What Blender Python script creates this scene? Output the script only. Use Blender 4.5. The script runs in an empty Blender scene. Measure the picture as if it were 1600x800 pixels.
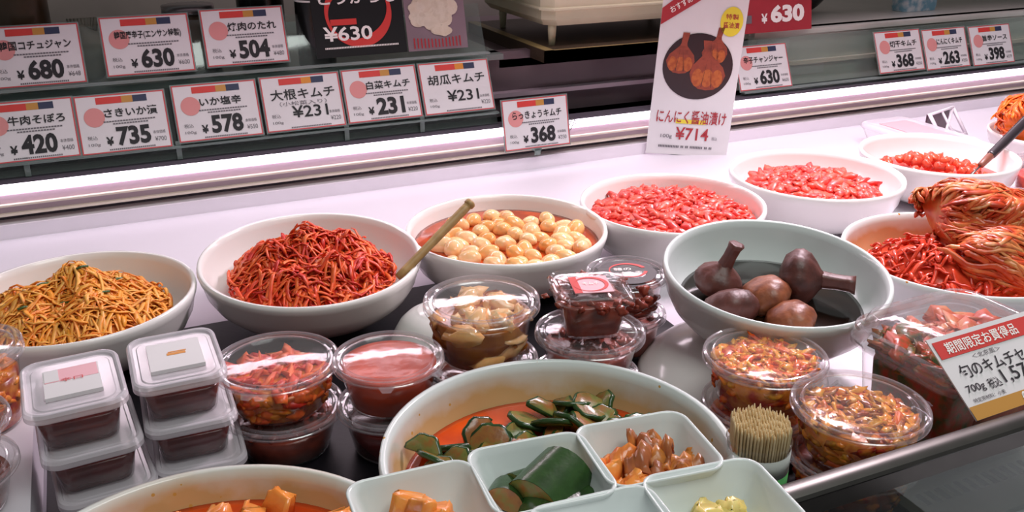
import bpy, math, random
from mathutils import Vector, Matrix, noise, Euler
C = bpy.context.scene.collection
PI = math.pi
R = math.radians

# ------------------------------------------------------------------ camera, world, lights
cam = bpy.data.cameras.new('camera')
camo = bpy.data.objects.new('camera', cam); C.objects.link(camo)
cam.sensor_width = 36; cam.lens = 1469 / 1600 * 36; cam.clip_start = .02
camo.location = (0, 0, .52); camo.rotation_euler = (R(90 - 22.52), 0, R(65.85 - 90))
bpy.context.scene.camera = camo

sc = bpy.context.scene
sc.view_settings.view_transform = 'Standard'; sc.view_settings.look = 'None'
sc.view_settings.exposure = 0.0; sc.view_settings.gamma = 1
sc.view_settings.use_curve_mapping = False
sc.cycles.transparent_max_bounces = 24; sc.cycles.max_bounces = 8
sc.cycles.caustics_reflective = False; sc.cycles.caustics_refractive = False
sc.cycles.sample_clamp_indirect = 4

w = bpy.data.worlds.new('world'); sc.world = w; w.use_nodes = True
w.node_tree.nodes['Background'].inputs[0].default_value = (.70, .72, .72, 1)
w.node_tree.nodes['Background'].inputs[1].default_value = .20


def area(name, loc, target, sx, sy, power, col):
    l = bpy.data.lights.new(name, 'AREA'); l.shape = 'RECTANGLE'; l.size = sx; l.size_y = sy
    l.energy = power; l.color = col
    o = bpy.data.objects.new(name, l); C.objects.link(o); o.location = loc
    o.rotation_euler = (Vector(target) - Vector(loc)).to_track_quat('-Z', 'Y').to_euler()
    return o


# long canopy lamp of the case, above and behind the bowls; a brighter one towards its right end
area('canopy_lamp', (1.0, 1.50, .49), (1.0, .95, .0), 2.3, .055, 5.6, (1, .80, .90))
area('bright_canopy_lamp', (1.22, 1.20, .95), (1.12, 1.20, .0), .50, .10, 22.0, (1, .82, .92))
# shop ceiling lamp over the aisle side
area('ceiling_lamp', (.7, -.2, 2.3), (.5, .8, 0), 1.2, 1.2, 30, (.95, 1, .96))


# ------------------------------------------------------------------ materials
def lin(h):
    h = h.lstrip('#'); v = [int(h[i:i + 2], 16) / 255 for i in (0, 2, 4)]
    return tuple(c / 12.92 if c <= .04045 else ((c + .055) / 1.055) ** 2.4 for c in v) + (1,)


def new_mat(name):
    m = bpy.data.materials.new(name); m.use_nodes = True
    nt = m.node_tree; nt.nodes.clear()
    out = nt.nodes.new('ShaderNodeOutputMaterial')
    return m, nt, out


def mat(name, col, rough=.5, metal=0, noise_amt=0, nscale=20, bump=0, bscale=60, coat=0, spec=.5, sss=0, col2=None, emit=0):
    m, nt, out = new_mat(name)
    p = nt.nodes.new('ShaderNodeBsdfPrincipled'); nt.links.new(p.outputs[0], out.inputs[0])
    p.inputs['Roughness'].default_value = rough; p.inputs['Metallic'].default_value = metal
    p.inputs['Coat Weight'].default_value = coat; p.inputs['Coat Roughness'].default_value = .12
    p.inputs['Specular IOR Level'].default_value = spec
    if sss:
        p.inputs['Subsurface Weight'].default_value = sss; p.inputs['Subsurface Radius'].default_value = (.006, .003, .002)
    c = lin(col)
    tc = nt.nodes.new('ShaderNodeTexCoord')
    n = nt.nodes.new('ShaderNodeTexNoise'); n.inputs['Scale'].default_value = nscale; n.inputs['Detail'].default_value = 4
    nt.links.new(tc.outputs['Object'], n.inputs['Vector'])
    mx = nt.nodes.new('ShaderNodeMix'); mx.data_type = 'RGBA'
    c2 = lin(col2) if col2 else tuple(x * (1 - noise_amt) for x in c[:3]) + (1,)
    mx.inputs[6].default_value = c2; mx.inputs[7].default_value = c
    mr = nt.nodes.new('ShaderNodeMapRange'); mr.inputs[1].default_value = .4; mr.inputs[2].default_value = .6
    nt.links.new(n.outputs[0], mr.inputs[0]); nt.links.new(mr.outputs[0], mx.inputs[0])
    nt.links.new(mx.outputs[2], p.inputs['Base Color'])
    if emit:
        p.inputs['Emission Color'].default_value = c; p.inputs['Emission Strength'].default_value = emit
    if bump:
        b = nt.nodes.new('ShaderNodeBump'); b.inputs['Strength'].default_value = bump; b.inputs['Distance'].default_value = .002
        n2 = nt.nodes.new('ShaderNodeTexNoise'); n2.inputs['Scale'].default_value = bscale; n2.inputs['Detail'].default_value = 3
        nt.links.new(tc.outputs['Object'], n2.inputs['Vector']); nt.links.new(n2.outputs[0], b.inputs['Height'])
        nt.links.new(b.outputs[0], p.inputs['Normal'])
    return m


def food(name, cols, rough=.35, bump=.3, bscale=150, sss=.1, nmix=.35, nscale=60, spec=.5):
    """colour varies from piece to piece and a little inside each piece"""
    m, nt, out = new_mat(name)
    p = nt.nodes.new('ShaderNodeBsdfPrincipled'); nt.links.new(p.outputs[0], out.inputs[0])
    p.inputs['Roughness'].default_value = rough; p.inputs['Specular IOR Level'].default_value = spec
    p.inputs['Subsurface Weight'].default_value = sss; p.inputs['Subsurface Radius'].default_value = (.008, .003, .001)
    g = nt.nodes.new('ShaderNodeNewGeometry')
    tc = nt.nodes.new('ShaderNodeTexCoord')
    n = nt.nodes.new('ShaderNodeTexNoise'); n.inputs['Scale'].default_value = nscale; n.inputs['Detail'].default_value = 5
    nt.links.new(tc.outputs['Object'], n.inputs['Vector'])
    oi = nt.nodes.new('ShaderNodeObjectInfo')
    a = nt.nodes.new('ShaderNodeMath'); a.operation = 'ADD'
    nt.links.new(g.outputs['Random Per Island'], a.inputs[0]); nt.links.new(oi.outputs['Random'], a.inputs[1])
    f = nt.nodes.new('ShaderNodeMath'); f.operation = 'FRACT'; nt.links.new(a.outputs[0], f.inputs[0])
    mx = nt.nodes.new('ShaderNodeMix'); mx.inputs[0].default_value = nmix
    mr = nt.nodes.new('ShaderNodeMapRange'); mr.inputs[1].default_value = .3; mr.inputs[2].default_value = .7
    nt.links.new(n.outputs[0], mr.inputs[0])
    nt.links.new(f.outputs[0], mx.inputs[2]); nt.links.new(mr.outputs[0], mx.inputs[3])
    cr = nt.nodes.new('ShaderNodeValToRGB'); e = cr.color_ramp.elements
    for i, c in enumerate(cols):
        pos = i / max(1, len(cols) - 1)
        el = e[i] if i < 2 else e.new(pos)
        el.position = pos; el.color = lin(c)
    nt.links.new(mx.outputs[0], cr.inputs[0]); nt.links.new(cr.outputs[0], p.inputs['Base Color'])
    b = nt.nodes.new('ShaderNodeBump'); b.inputs['Strength'].default_value = bump; b.inputs['Distance'].default_value = .001
    n2 = nt.nodes.new('ShaderNodeTexNoise'); n2.inputs['Scale'].default_value = bscale
    nt.links.new(tc.outputs['Object'], n2.inputs['Vector']); nt.links.new(n2.outputs[0], b.inputs['Height'])
    nt.links.new(b.outputs[0], p.inputs['Normal'])
    return m


def clear(name, tint='#ffffff', haze=.03, rough=.06, ior=1.35, hazecol='#ffffff', crumple=0):
    m, nt, out = new_mat(name)
    t = nt.nodes.new('ShaderNodeBsdfTransparent'); t.inputs[0].default_value = lin(tint)
    g = nt.nodes.new('ShaderNodeBsdfGlossy'); g.inputs['Roughness'].default_value = rough
    lw = nt.nodes.new('ShaderNodeLayerWeight'); lw.inputs[0].default_value = .5
    pw = nt.nodes.new('ShaderNodeMath'); pw.operation = 'POWER'; pw.inputs[1].default_value = 4.0
    nt.links.new(lw.outputs['Facing'], pw.inputs[0])
    f0 = ((ior - 1) / (ior + 1)) ** 2 * 1.6
    fr = nt.nodes.new('ShaderNodeMapRange'); fr.inputs[3].default_value = f0; fr.inputs[4].default_value = 1.0
    nt.links.new(pw.outputs[0], fr.inputs[0])
    if crumple:
        tc = nt.nodes.new('ShaderNodeTexCoord'); n = nt.nodes.new('ShaderNodeTexNoise'); n.inputs['Scale'].default_value = 45
        nt.links.new(tc.outputs['Object'], n.inputs['Vector'])
        b = nt.nodes.new('ShaderNodeBump'); b.inputs['Strength'].default_value = crumple; b.inputs['Distance'].default_value = .01
        nt.links.new(n.outputs[0], b.inputs['Height'])
        nt.links.new(b.outputs[0], g.inputs['Normal']); nt.links.new(b.outputs[0], lw.inputs['Normal'])
    mix = nt.nodes.new('ShaderNodeMixShader')
    nt.links.new(fr.outputs[0], mix.inputs[0]); nt.links.new(t.outputs[0], mix.inputs[1]); nt.links.new(g.outputs[0], mix.inputs[2])
    d = nt.nodes.new('ShaderNodeBsdfDiffuse'); d.inputs[0].default_value = lin(hazecol)
    mix2 = nt.nodes.new('ShaderNodeMixShader'); mix2.inputs[0].default_value = haze
    nt.links.new(mix.outputs[0], mix2.inputs[1]); nt.links.new(d.outputs[0], mix2.inputs[2])
    nt.links.new(mix2.outputs[0], out.inputs[0])
    return m


def stained(name, zlo, zhi, col='#c98a3c'):
    """white glaze with a dried sauce ring and flecks on the inside, above the food"""
    m, nt, out = new_mat(name)
    p = nt.nodes.new('ShaderNodeBsdfPrincipled'); nt.links.new(p.outputs[0], out.inputs[0])
    p.inputs['Roughness'].default_value = .18
    tc = nt.nodes.new('ShaderNodeTexCoord'); sp = nt.nodes.new('ShaderNodeSeparateXYZ'); nt.links.new(tc.outputs['Object'], sp.inputs[0])
    g = nt.nodes.new('ShaderNodeMapRange'); g.inputs[1].default_value = zhi; g.inputs[2].default_value = zlo
    nt.links.new(sp.outputs[2], g.inputs[0])
    xy = nt.nodes.new('ShaderNodeCombineXYZ'); nt.links.new(sp.outputs[0], xy.inputs[0]); nt.links.new(sp.outputs[1], xy.inputs[1])
    ln = nt.nodes.new('ShaderNodeVectorMath'); ln.operation = 'LENGTH'; nt.links.new(xy.outputs[0], ln.inputs[0])
    # only the inside: for a given height the inner wall has the smaller radius, so compare normal instead
    geo = nt.nodes.new('ShaderNodeNewGeometry'); sn = nt.nodes.new('ShaderNodeSeparateXYZ'); nt.links.new(geo.outputs['Normal'], sn.inputs[0])
    up = nt.nodes.new('ShaderNodeMath'); up.operation = 'GREATER_THAN'; up.inputs[1].default_value = .05; nt.links.new(sn.outputs[2], up.inputs[0])
    n = nt.nodes.new('ShaderNodeTexNoise'); n.inputs['Scale'].default_value = 22; n.inputs['Detail'].default_value = 6
    nt.links.new(tc.outputs['Object'], n.inputs['Vector'])
    s = nt.nodes.new('ShaderNodeMath'); s.operation = 'MULTIPLY'; nt.links.new(g.outputs[0], s.inputs[0]); nt.links.new(n.outputs[0], s.inputs[1])
    r = nt.nodes.new('ShaderNodeMapRange'); r.inputs[1].default_value = .04; r.inputs[2].default_value = .30; r.inputs[4].default_value = .85
    nt.links.new(s.outputs[0], r.inputs[0])
    v = nt.nodes.new('ShaderNodeTexVoronoi'); v.inputs['Scale'].default_value = 55; nt.links.new(tc.outputs['Object'], v.inputs['Vector'])
    fl = nt.nodes.new('ShaderNodeMath'); fl.operation = 'LESS_THAN'; fl.inputs[1].default_value = .09; nt.links.new(v.outputs['Distance'], fl.inputs[0])
    fb = nt.nodes.new('ShaderNodeMath'); fb.operation = 'MULTIPLY'; nt.links.new(fl.outputs[0], fb.inputs[0])
    gz = nt.nodes.new('ShaderNodeMath'); gz.operation = 'GREATER_THAN'; gz.inputs[1].default_value = -.25; 
    g2 = nt.nodes.new('ShaderNodeMapRange'); g2.clamp = False; g2.inputs[1].default_value = zhi; g2.inputs[2].default_value = zlo
    nt.links.new(sp.outputs[2], g2.inputs[0]); nt.links.new(g2.outputs[0], gz.inputs[0]); nt.links.new(gz.outputs[0], fb.inputs[1])
    mx = nt.nodes.new('ShaderNodeMath'); mx.operation = 'MAXIMUM'; nt.links.new(r.outputs[0], mx.inputs[0]); nt.links.new(fb.outputs[0], mx.inputs[1])
    fin = nt.nodes.new('ShaderNodeMath'); fin.operation = 'MULTIPLY'; nt.links.new(mx.outputs[0], fin.inputs[0]); nt.links.new(up.outputs[0], fin.inputs[1])
    c = nt.nodes.new('ShaderNodeMix'); c.data_type = 'RGBA'; c.inputs[6].default_value = lin('#dae0de'); c.inputs[7].default_value = lin(col)
    nt.links.new(fin.outputs[0], c.inputs[0]); nt.links.new(c.outputs[2], p.inputs['Base Color'])
    return m


M = dict(
    porcelain=mat('white_porcelain', '#ece9e6', .16, noise_amt=.02, nscale=8),
    porcelain_cool=mat('cool_white_porcelain', '#d9e0de', .16, noise_amt=.02, nscale=8),
    counter=mat('white_counter_laminate', '#d8d3db', .42, noise_amt=.03, nscale=3),
    mat_black=mat('black_counter_mat', '#121015', .4, spec=.25, noise_amt=.3, nscale=12, bump=.05, bscale=200),
    steel=mat('brushed_steel', '#5c5a56', .35, metal=.85, noise_amt=.12, nscale=30),
    steel_dark=mat('dark_case_metal', '#625d57', .4, metal=.3, noise_amt=.1, nscale=20),
    slot=mat('black_vent_slot', '#0a0a0a', .7),
    alu=mat('pinkish_anodised_profile', '#b8a2ae', .35, metal=.1, noise_amt=.04),
    cream=mat('cream_edge_strip', '#e2d3c2', .4, noise_amt=.03),
    gap=mat('dark_gap', '#4d4650', .6, noise_amt=.1),
    ledge=mat('white_ledge', '#efe6ee', .3, noise_amt=.02),
    tube=mat('light_tube', '#fff0ff', .5, emit=5),
    mauve=mat('mauve_back_panel', '#6b5a60', .35, noise_amt=.12, nscale=6),
    grey_panel=mat('grey_back_panel', '#dfddd5', .3, noise_amt=.12, nscale=7),
    dark_wall=mat('dark_brown_back_wall', '#3a3331', .6, noise_amt=.2, nscale=5),
    shelf=mat('grey_green_shelf', '#7f8a86', .25, noise_amt=.1, nscale=9),
    wood=mat('brown_board_with_shade', '#4a3c2c', .5, noise_amt=.25, nscale=14),  # dark brown carries the shade under the beige box
    wood_edge=mat('yellowish_board_top', '#a08c5a', .5, noise_amt=.3, nscale=14),
    beige=mat('beige_plastic', '#d9d3b4', .35, noise_amt=.04),
    clear=clear('clear_plastic'),
    clear_lid=clear('clear_lid_plastic', haze=.04, rough=.07, ior=1.26, crumple=.035),
    rim=clear('clear_rim_plastic', haze=.13, rough=.12, ior=1.9, hazecol='#fbeef8'),
    frost=clear('milky_lid_plastic', haze=.46, rough=.14, ior=1.55, hazecol='#f6eef6'),
    milky_body=clear('milky_cup_plastic', haze=.05, rough=.12, ior=1.45, hazecol='#f6eef6'),
    clear_body=clear('clear_cup_plastic', haze=.025, rough=.08, ior=1.32),
    acrylic=clear('acrylic', tint='#f4faf7', haze=.06, rough=.04, ior=1.45, hazecol='#c8d4d0'),
    acrylic_edge=clear('acrylic_edge', tint='#c9d6d2', haze=.35, rough=.1, ior=1.5, hazecol='#b9c6c2'),
    glass=clear('case_front_glass', tint='#dfe8e4', haze=.03, rough=.02, ior=1.5),
    film=clear('crumpled_film', haze=.16, rough=.12, ior=1.5, crumple=.9),
    paper=mat('white_paper', '#dedadb', .55, noise_amt=.02),
    ink=mat('black_ink', '#1c1a1e', .6), grey_ink=mat('grey_ink', '#6a666b', .6),
    red_border=mat('red_border', '#c94a4e', .5), red=mat('red_ink', '#cf3b36', .5), orange=mat('orange_ink', '#d78a2e', .5),
    navy=mat('navy_ink', '#2b3350', .5), pink_dot=mat('pink_circle_ink', '#d98f8c', .6), gold=mat('gold_band', '#c08a3e', .45),
    deep_red=mat('deep_red_ink', '#a82c34', .5), yellow=mat('yellow_sticker', '#e2cf3a', .5), black_card=mat('black_card', '#1a181a', .35),
    white_ink=mat('white_ink', '#f2eee8', .5), pink=mat('pink_label', '#eab0b8', .45),
    sauce=mat('dark_red_sauce', '#5e120e', .2, col2='#480d0a', nscale=30),
    paste=mat('red_brown_paste', '#cc3e08', .25, col2='#b23408', nscale=35, bump=.3, bscale=90),
    broth=mat('red_brown_broth', '#b8481c', .1, col2='#943412', nscale=25, coat=.2),
    soup=mat('orange_red_soup', '#e0500c', .14, col2='#c63e0a', nscale=18, coat=.15),
    soy=mat('dark_soy_liquid', '#160e0a', .06, col2='#241408', nscale=18, coat=.4),
    bamboo=mat('bamboo', '#b4905a', .5, noise_amt=.3, nscale=40),
    spoon=mat('black_handle', '#2a2428', .35), wood_grip=mat('dark_wood_collar', '#7a4a3a', .4, noise_amt=.2),
    pick=food('toothpick_wood', ['#d2b888', '#e0caa0', '#c4a878'], rough=.7, sss=0),
    green_label=mat('green_label', '#4f9a55', .4, noise_amt=.1, nscale=50),
    squid_yellow=food('pale_orange_strips', ['#ee9028', '#f4a43c', '#f6b85c', '#ea8a30', '#e07c28'], rough=.38, sss=.25),
    squid_red=food('spicy_red_strips', ['#d8341c', '#e44a26', '#ee7434', '#c82a20', '#dc4436'], rough=.4, sss=.2),
    chopped=food('chopped_red', ['#e04a3c', '#ea5c46', '#d84040', '#ee7258'], rough=.35, sss=.2, nmix=.6),
    chunk=food('red_chunk', ['#c83a2c', '#dc5a3c', '#b02c26'], rough=.25, sss=.2),
    kimchi=food('kimchi_leaf', ['#98220e', '#ba3a16', '#cc5a2a', '#d08c52', '#aa2e16'], rough=.34, nmix=.55, nscale=45),
    kimchi_red=food('kimchi_red_shreds', ['#c83024', '#dc4a2c', '#b02a1c'], rough=.25),
    garlic=food('pale_pickled_garlic', ['#e09650', '#f0b878', '#f4cc9c', '#dc8840'], rough=.15, sss=.3, bump=.1),
    bulb=food('black_garlic_bulb', ['#3a1c18', '#5e322a', '#482420'], rough=.45, bump=.9, bscale=110, nmix=.6),
    bulb_tan=food('tan_black_garlic_bulb', ['#6a3424', '#925434', '#5a2c22'], rough=.4, bump=.8, bscale=110, nmix=.7),
    cuke_skin=food('cucumber_skin', ['#1d3416', '#2c4a20', '#16260f'], rough=.25, nmix=.5),
    cuke_flesh=food('cucumber_flesh', ['#626228', '#76783a', '#96602e', '#7c4a2c'], rough=.25, nmix=.6, nscale=90),
    radish=food('orange_radish', ['#e8822c', '#f09c4c', '#dc6430'], rough=.2, sss=.3, nmix=.6),
    brown_leaf=food('brown_kimchi_leaf', ['#8e4a28', '#a8643a', '#c47a34', '#7c3a20'], rough=.3, nmix=.6),
    pale=food('pale_yellow_radish', ['#dcc468', '#e6d488'], rough=.25, sss=.3),
    mixed=food('mixed_red_vegetables', ['#c8381c', '#dc5a22', '#e48a30', '#b02c18', '#d04a20'], rough=.22, nmix=.5, sss=.15),
    mixed_dark=food('dark_mixed_contents', ['#7a2820', '#96402e', '#5c1c18'], rough=.25, nmix=.5),
    greens=food('green_leaf_pieces', ['#34502a', '#4a6a38', '#2a3a1c'], rough=.3),
    white_bits=food('pale_sesame', ['#e8dcae', '#d8c080'], rough=.4),
    jar_brown=mat('brown_jar_glass', '#5a4430', .3, noise_amt=.2), jar_black=mat('black_bottle', '#121212', .25),
    jar_metal=mat('jar_lid_metal', '#9a9498', .3, metal=.8), bag=mat('pale_bag', '#a8a898', .5, noise_amt=.2, bump=.5, bscale=30),
    blue=mat('blue_white_pack', '#7fb2c8', .4, col2='#dfe8ec', nscale=40), plate=mat('dark_plate', '#2a2024', .3),
    fruit=food('brown_garlic_picture', ['#7c3424', '#964430', '#6a2c22'], rough=.5, nmix=.6),
    ginger=food('pale_garlic_picture', ['#c8b8a0', '#d8ccb8', '#b8a68c'], rough=.6, nmix=.5),
    stain_front=stained('stained_white_porcelain', .046, .090, '#c79a4e'),
    stain_kimchi=stained('kimchi_stained_porcelain', .045, .078, '#c8843c'),
)


# ------------------------------------------------------------------ mesh helpers
class MB:
    def __init__(s): s.v = []; s.f = []; s.m = []

    def add(s, vs, fs, mi=0, mx=None):
        b = len(s.v)
        s.v += [tuple(mx @ Vector(p)) if mx is not None else tuple(p) for p in vs]
        s.f += [tuple(i + b for i in f) for f in fs]; s.m += [mi] * len(fs)

    def box(s, x0, x1, y0, y1, z0, z1, mi=0, mx=None):
        vs = [(x, y, z) for z in (z0, z1) for y in (y0, y1) for x in (x0, x1)]
        s.add(vs, [(0, 2, 3, 1), (4, 5, 7, 6), (0, 1, 5, 4), (2, 6, 7, 3), (0, 4, 6, 2), (1, 3, 7, 5)], mi, mx)

    def lathe(s, prof, seg=56, mi=0, mx=None, closed=False):
        vs = []; fs = []; rings = []
        for r, z in prof:
            if r < 1e-6:
                rings.append([len(vs)]); vs.append((0, 0, z))
            else:
                rings.append(list(range(len(vs), len(vs) + seg)))
                vs += [(r * math.cos(2 * PI * i / seg), r * math.sin(2 * PI * i / seg), z) for i in range(seg)]
        for a, b in zip(rings, rings[1:]):
            if len(a) == 1 and len(b) == 1: continue
            for i in range(seg):
                j = (i + 1) % seg
                if len(a) == 1: fs.append((a[0], b[j], b[i]))
                elif len(b) == 1: fs.append((a[i], a[j], b[0]))
                else: fs.append((a[i], a[j], b[j], b[i]))
        s.add(vs, fs, mi, mx)

    def loft(s, rings, mi=0, mx=None, cap0=False, cap1=False):
        n = len(rings[0]); vs = [p for r in rings for p in r]; fs = []
        for k in range(len(rings) - 1):
            for i in range(n):
                j = (i + 1) % n
                fs.append((k * n + i, k * n + j, (k + 1) * n + j, (k + 1) * n + i))
        if cap0: fs.append(tuple(range(n))[::-1])
        if cap1: fs.append(tuple(range((len(rings) - 1) * n, len(rings) * n)))
        s.add(vs, fs, mi, mx)

    def tube(s, pts, rad, sides=6, mi=0, flat=1.0, upv=None):
        pts = [Vector(p) for p in pts]; rings = []
        n0 = None
        for i, p in enumerate(pts):
            t = (pts[min(i + 1, len(pts) - 1)] - pts[max(i - 1, 0)])
            if t.length < 1e-9: t = Vector((1, 0, 0))
            t.normalize()
            ref = upv if upv is not None else (n0 if n0 is not None else Vector((.13, .22, .97)))
            a = t.cross(ref)
            if a.length < 1e-4: a = t.cross(Vector((1, .1, 0)))
            a.normalize(); b = a.cross(t); n0 = b
            r = rad[i] if isinstance(rad, (list, tuple)) else rad
            rings.append([tuple(p + a * (r * math.cos(2 * PI * k / sides)) + b * (r * flat * math.sin(2 * PI * k / sides))) for k in range(sides)])
        s.loft(rings, mi, None, True, True)

    def blob(s, c, rad, rnd, amp=.25, mi=0, rot=None, sub=1, freq=None):
        vs, fs = ICO[sub]
        seed = Vector((rnd.uniform(-50, 50),) * 3)
        rx, ry, rz = rad if isinstance(rad, (tuple, list)) else (rad,) * 3
        rot = rot or Euler((rnd.uniform(0, 6), rnd.uniform(0, 6), rnd.uniform(0, 6))).to_matrix()
        out = []
        for v in vs:
            k = 1 + amp * noise.noise(v * (freq or 1.6) + seed) * 2
            p = rot @ Vector((v.x * rx * k, v.y * ry * k, v.z * rz * k))
            out.append((c[0] + p.x, c[1] + p.y, c[2] + p.z))
        s.add(out, fs, mi)

    def build(s, name, mats, parent=None, smooth=True, loc=None, rot=None):
        me = bpy.data.meshes.new(name); me.from_pydata(s.v, [], s.f)
        if not isinstance(mats, (list, tuple)): mats = [mats]
        for m in mats: me.materials.append(m)
        me.polygons.foreach_set('material_index', s.m)
        if smooth: me.polygons.foreach_set('use_smooth', [True] * len(me.polygons))
        me.update()
        if smooth == 'auto':
            me.set_sharp_from_angle(angle=R(22))
        o = bpy.data.objects.new(name, me); C.objects.link(o)
        if parent: o.parent = parent
        if loc: o.location = loc
        if rot: o.rotation_euler = rot
        return o


def _ico():
    import bmesh
    d = {}
    for k in (1, 2, 3):
        bm = bmesh.new(); bmesh.ops.create_icosphere(bm, subdivisions=k, radius=1)
        bm.verts.ensure_lookup_table()
        d[k] = ([v.co.copy() for v in bm.verts], [tuple(v.index for v in f.verts) for f in bm.faces]); bm.free()
    return d


ICO = _ico()


def tag(o, label, cat, group=None, kind=None):
    o['label'] = label; o['category'] = cat
    if group: o['group'] = group
    if kind: o['kind'] = kind
    return o


def thing(name, label, cat, loc=(0, 0, 0), rot=(0, 0, 0), group=None):
    o = bpy.data.objects.new(name, None); C.objects.link(o); o.location = loc; o.rotation_euler = rot
    o.empty_display_size = .02
    return tag(o, label, cat, group)


def struct(o):
    o['kind'] = 'structure'; return o


def rrect(w, d, r, n=6):
    """rounded rectangle outline in xy"""
    pts = []
    for cx, cy, a0 in ((w / 2 - r, d / 2 - r, 0), (-w / 2 + r, d / 2 - r, 90), (-w / 2 + r, -d / 2 + r, 180), (w / 2 - r, -d / 2 + r, 270)):
        for i in range(n + 1):
            a = R(a0 + 90 * i / n); pts.append((cx + r * math.cos(a), cy + r * math.sin(a)))
    return pts


# lettering: built-in typeface turned into flat mesh, fitted to a box on a card (card plane is local XZ, facing -Y)
def letter_mesh(txt, bold=0.0):
    cu = bpy.data.curves.new('lettering', 'FONT'); cu.body = txt; cu.size = 1; cu.offset = bold; cu.resolution_u = 3
    o = bpy.data.objects.new('lettering', cu); C.objects.link(o)
    dg = bpy.context.evaluated_depsgraph_get(); me = bpy.data.meshes.new_from_object(o.evaluated_get(dg))
    bpy.data.objects.remove(o); bpy.data.curves.remove(cu)
    return me


def text(mb, txt, x0, x1, z0, z1, mi=0, y=-.0008, bold=0.0, slant=0):
    me = letter_mesh(txt, bold)
    if not me.vertices: return
    xs = [v.co.x for v in me.vertices]; ys = [v.co.y for v in me.vertices]
    ax, bx, ay, by = min(xs), max(xs), min(ys), max(ys)
    sx = (x1 - x0) / (bx - ax); sy = (z1 - z0) / (by - ay)
    mb.add([(x0 + (v.co.x - ax) * sx + slant * (v.co.y - ay) * sy, y, z0 + (v.co.y - ay) * sy) for v in me.vertices], [tuple(p.vertices) for p in me.polygons], mi)
    bpy.data.meshes.remove(me)


def frame(mb, x0, x1, z0, z1, t, y=-.0007, mi=0):
    for a, b, c, d in ((x0, x1, z0, z0 + t), (x0, x1, z1 - t, z1), (x0, x0 + t, z0 + t, z1 - t), (x1 - t, x1, z0 + t, z1 - t)):
        mb.add([(a, y, c), (b, y, c), (b, y, d), (a, y, d)], [(0, 1, 2, 3)], mi)


def rect(mb, x0, x1, z0, z1, y=-.0007, mi=0):
    mb.add([(x0, y, z0), (x1, y, z0), (x1, y, z1), (x0, y, z1)], [(0, 1, 2, 3)], mi)


def disc(mb, cx, cz, rx, rz, y=-.0007, mi=0, n=32):
    mb.add([(cx + rx * math.cos(2 * PI * i / n), y, cz + rz * math.sin(2 * PI * i / n)) for i in range(n)], [tuple(range(n))], mi)


# ------------------------------------------------------------------ the setting
def sbox(name, m, *a, smooth=False):
    b = MB(); b.box(*a); return struct(b.build(name, m, smooth=smooth))


sbox('counter_top', M['counter'], -.75, 2.6, .10, 1.56, -.03, 0)
sbox('floor', M['dark_wall'], -3, 5, -2, 4, -.92, -.90)
o = sbox('trim_1', M['ledge'], -.75, 2.6, 1.515, 1.56, 0, .022)
b = MB()   # the layered profile under the light: dark slot, pinkish bands, cream lips
b.box(-.75, 2.6, 1.545, 1.58, .022, .034, 0)
b.box(-.75, 2.6, 1.52, 1.58, .034, .0375, 1); b.box(-.75, 2.6, 1.528, 1.58, .0375, .048, 2)
b.box(-.75, 2.6, 1.522, 1.58, .048, .051, 1); b.box(-.75, 2.6, 1.53, 1.58, .051, .064, 2)
b.box(-.75, 2.6, 1.545, 1.58, .064, .088, 2); b.box(-.75, 2.6, 1.515, 1.58, .085, .088, 0)
struct(b.build('trim_2', [M['gap'], M['cream'], M['alu']], smooth=False))
t = thing('light_tube', 'long glowing white tube lamp running along the back of the case', 'lamp', (0, 1.528, .0745))
b = MB(); b.lathe([(0, -.74), (.0085, -.74), (.0085, 2.59), (0, 2.59)], 20, 0, Matrix.Rotation(PI / 2, 4, 'Y'))
b.build('glowing_tube', M['tube'], t)
b = MB()
for x in (-.745, 2.585): b.lathe([(0, x - .01), (.0095, x - .01), (.0095, x + .012), (0, x + .012)], 20, 0, Matrix.Rotation(PI / 2, 4, 'Y'))
b.build('end_cap', M['steel'], t)
# back of the case: mauve panel in the middle and left, grey panel on the right, shelf over it, dark wall behind
sbox('wall_back', mat('grey_brown_wall', '#756c66', .6, noise_amt=.3, nscale=4), -1.0, 3.2, 2.15, 2.2, -.9, 1.1)
sbox('trim_3', M['mauve'], -.75, 1.19, 1.62, 1.64, .0, .20)
sbox('trim_4', M['grey_panel'], 1.19, 2.6, 1.62, 1.64, .0, .20)  # grey wall panel, its pale tone also standing for acrylic reflections
sbox('trim_5', M['shelf'], -.75, .70, 1.60, 2.15, .19, .2)
sbox('trim_6', M['grey_panel'], 1.27, 2.6, 1.60, 2.15, .19, .2)
sbox('trim_7', M['mauve'], .70, 1.27, 1.62, 2.15, .17, .185)

# black mat under the containers
b = MB(); n = 1
b.box(-.095, .60, .24, 1.092, 0.0002, .003); tag(b.build('counter_mat', M['mat_black'], smooth=False), 'black mat lying on the white counter under the small containers', 'mat')

# front: glass lip with a steel rail, dark air grille behind it
t = thing('front_barrier', 'steel rail on low glass along the front edge of the case', 'glass barrier', (.40, .43, 0))
b = MB(); b.box(0, 2.0, -.002, .002, 0, .098); b.build('glass_pane', M['glass'], t, False)
b = MB(); pr = []
for k in range(12):
    a = 2 * PI * k / 12; pr.append((math.cos(a) * .010, math.sin(a) * .0055))
b.loft([[(x, p[0], .101 + p[1]) for p in pr] for x in (0, 2.0)], 0, None, True, True)
b.box(0, 2.0, -.009, -.003, .084, .099); b.build('rail', M['steel'], t, 'auto')
t = thing('air_grille', 'dark metal air grille with black slots behind the front glass', 'grille', (.585, .425, 0))
b = MB(); b.box(0, 1.8, .008, .085, 0.0003, .006)
b.box(0, 1.8, .085, .088, 0.0003, .02); b.build('grille_plate', M['steel_dark'], t, False)
b = MB()
for k in range(150):
    x = .02 + k * .0115
    b.box(x, x + .006, .040, .056, .0058, .0064, 0)
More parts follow.
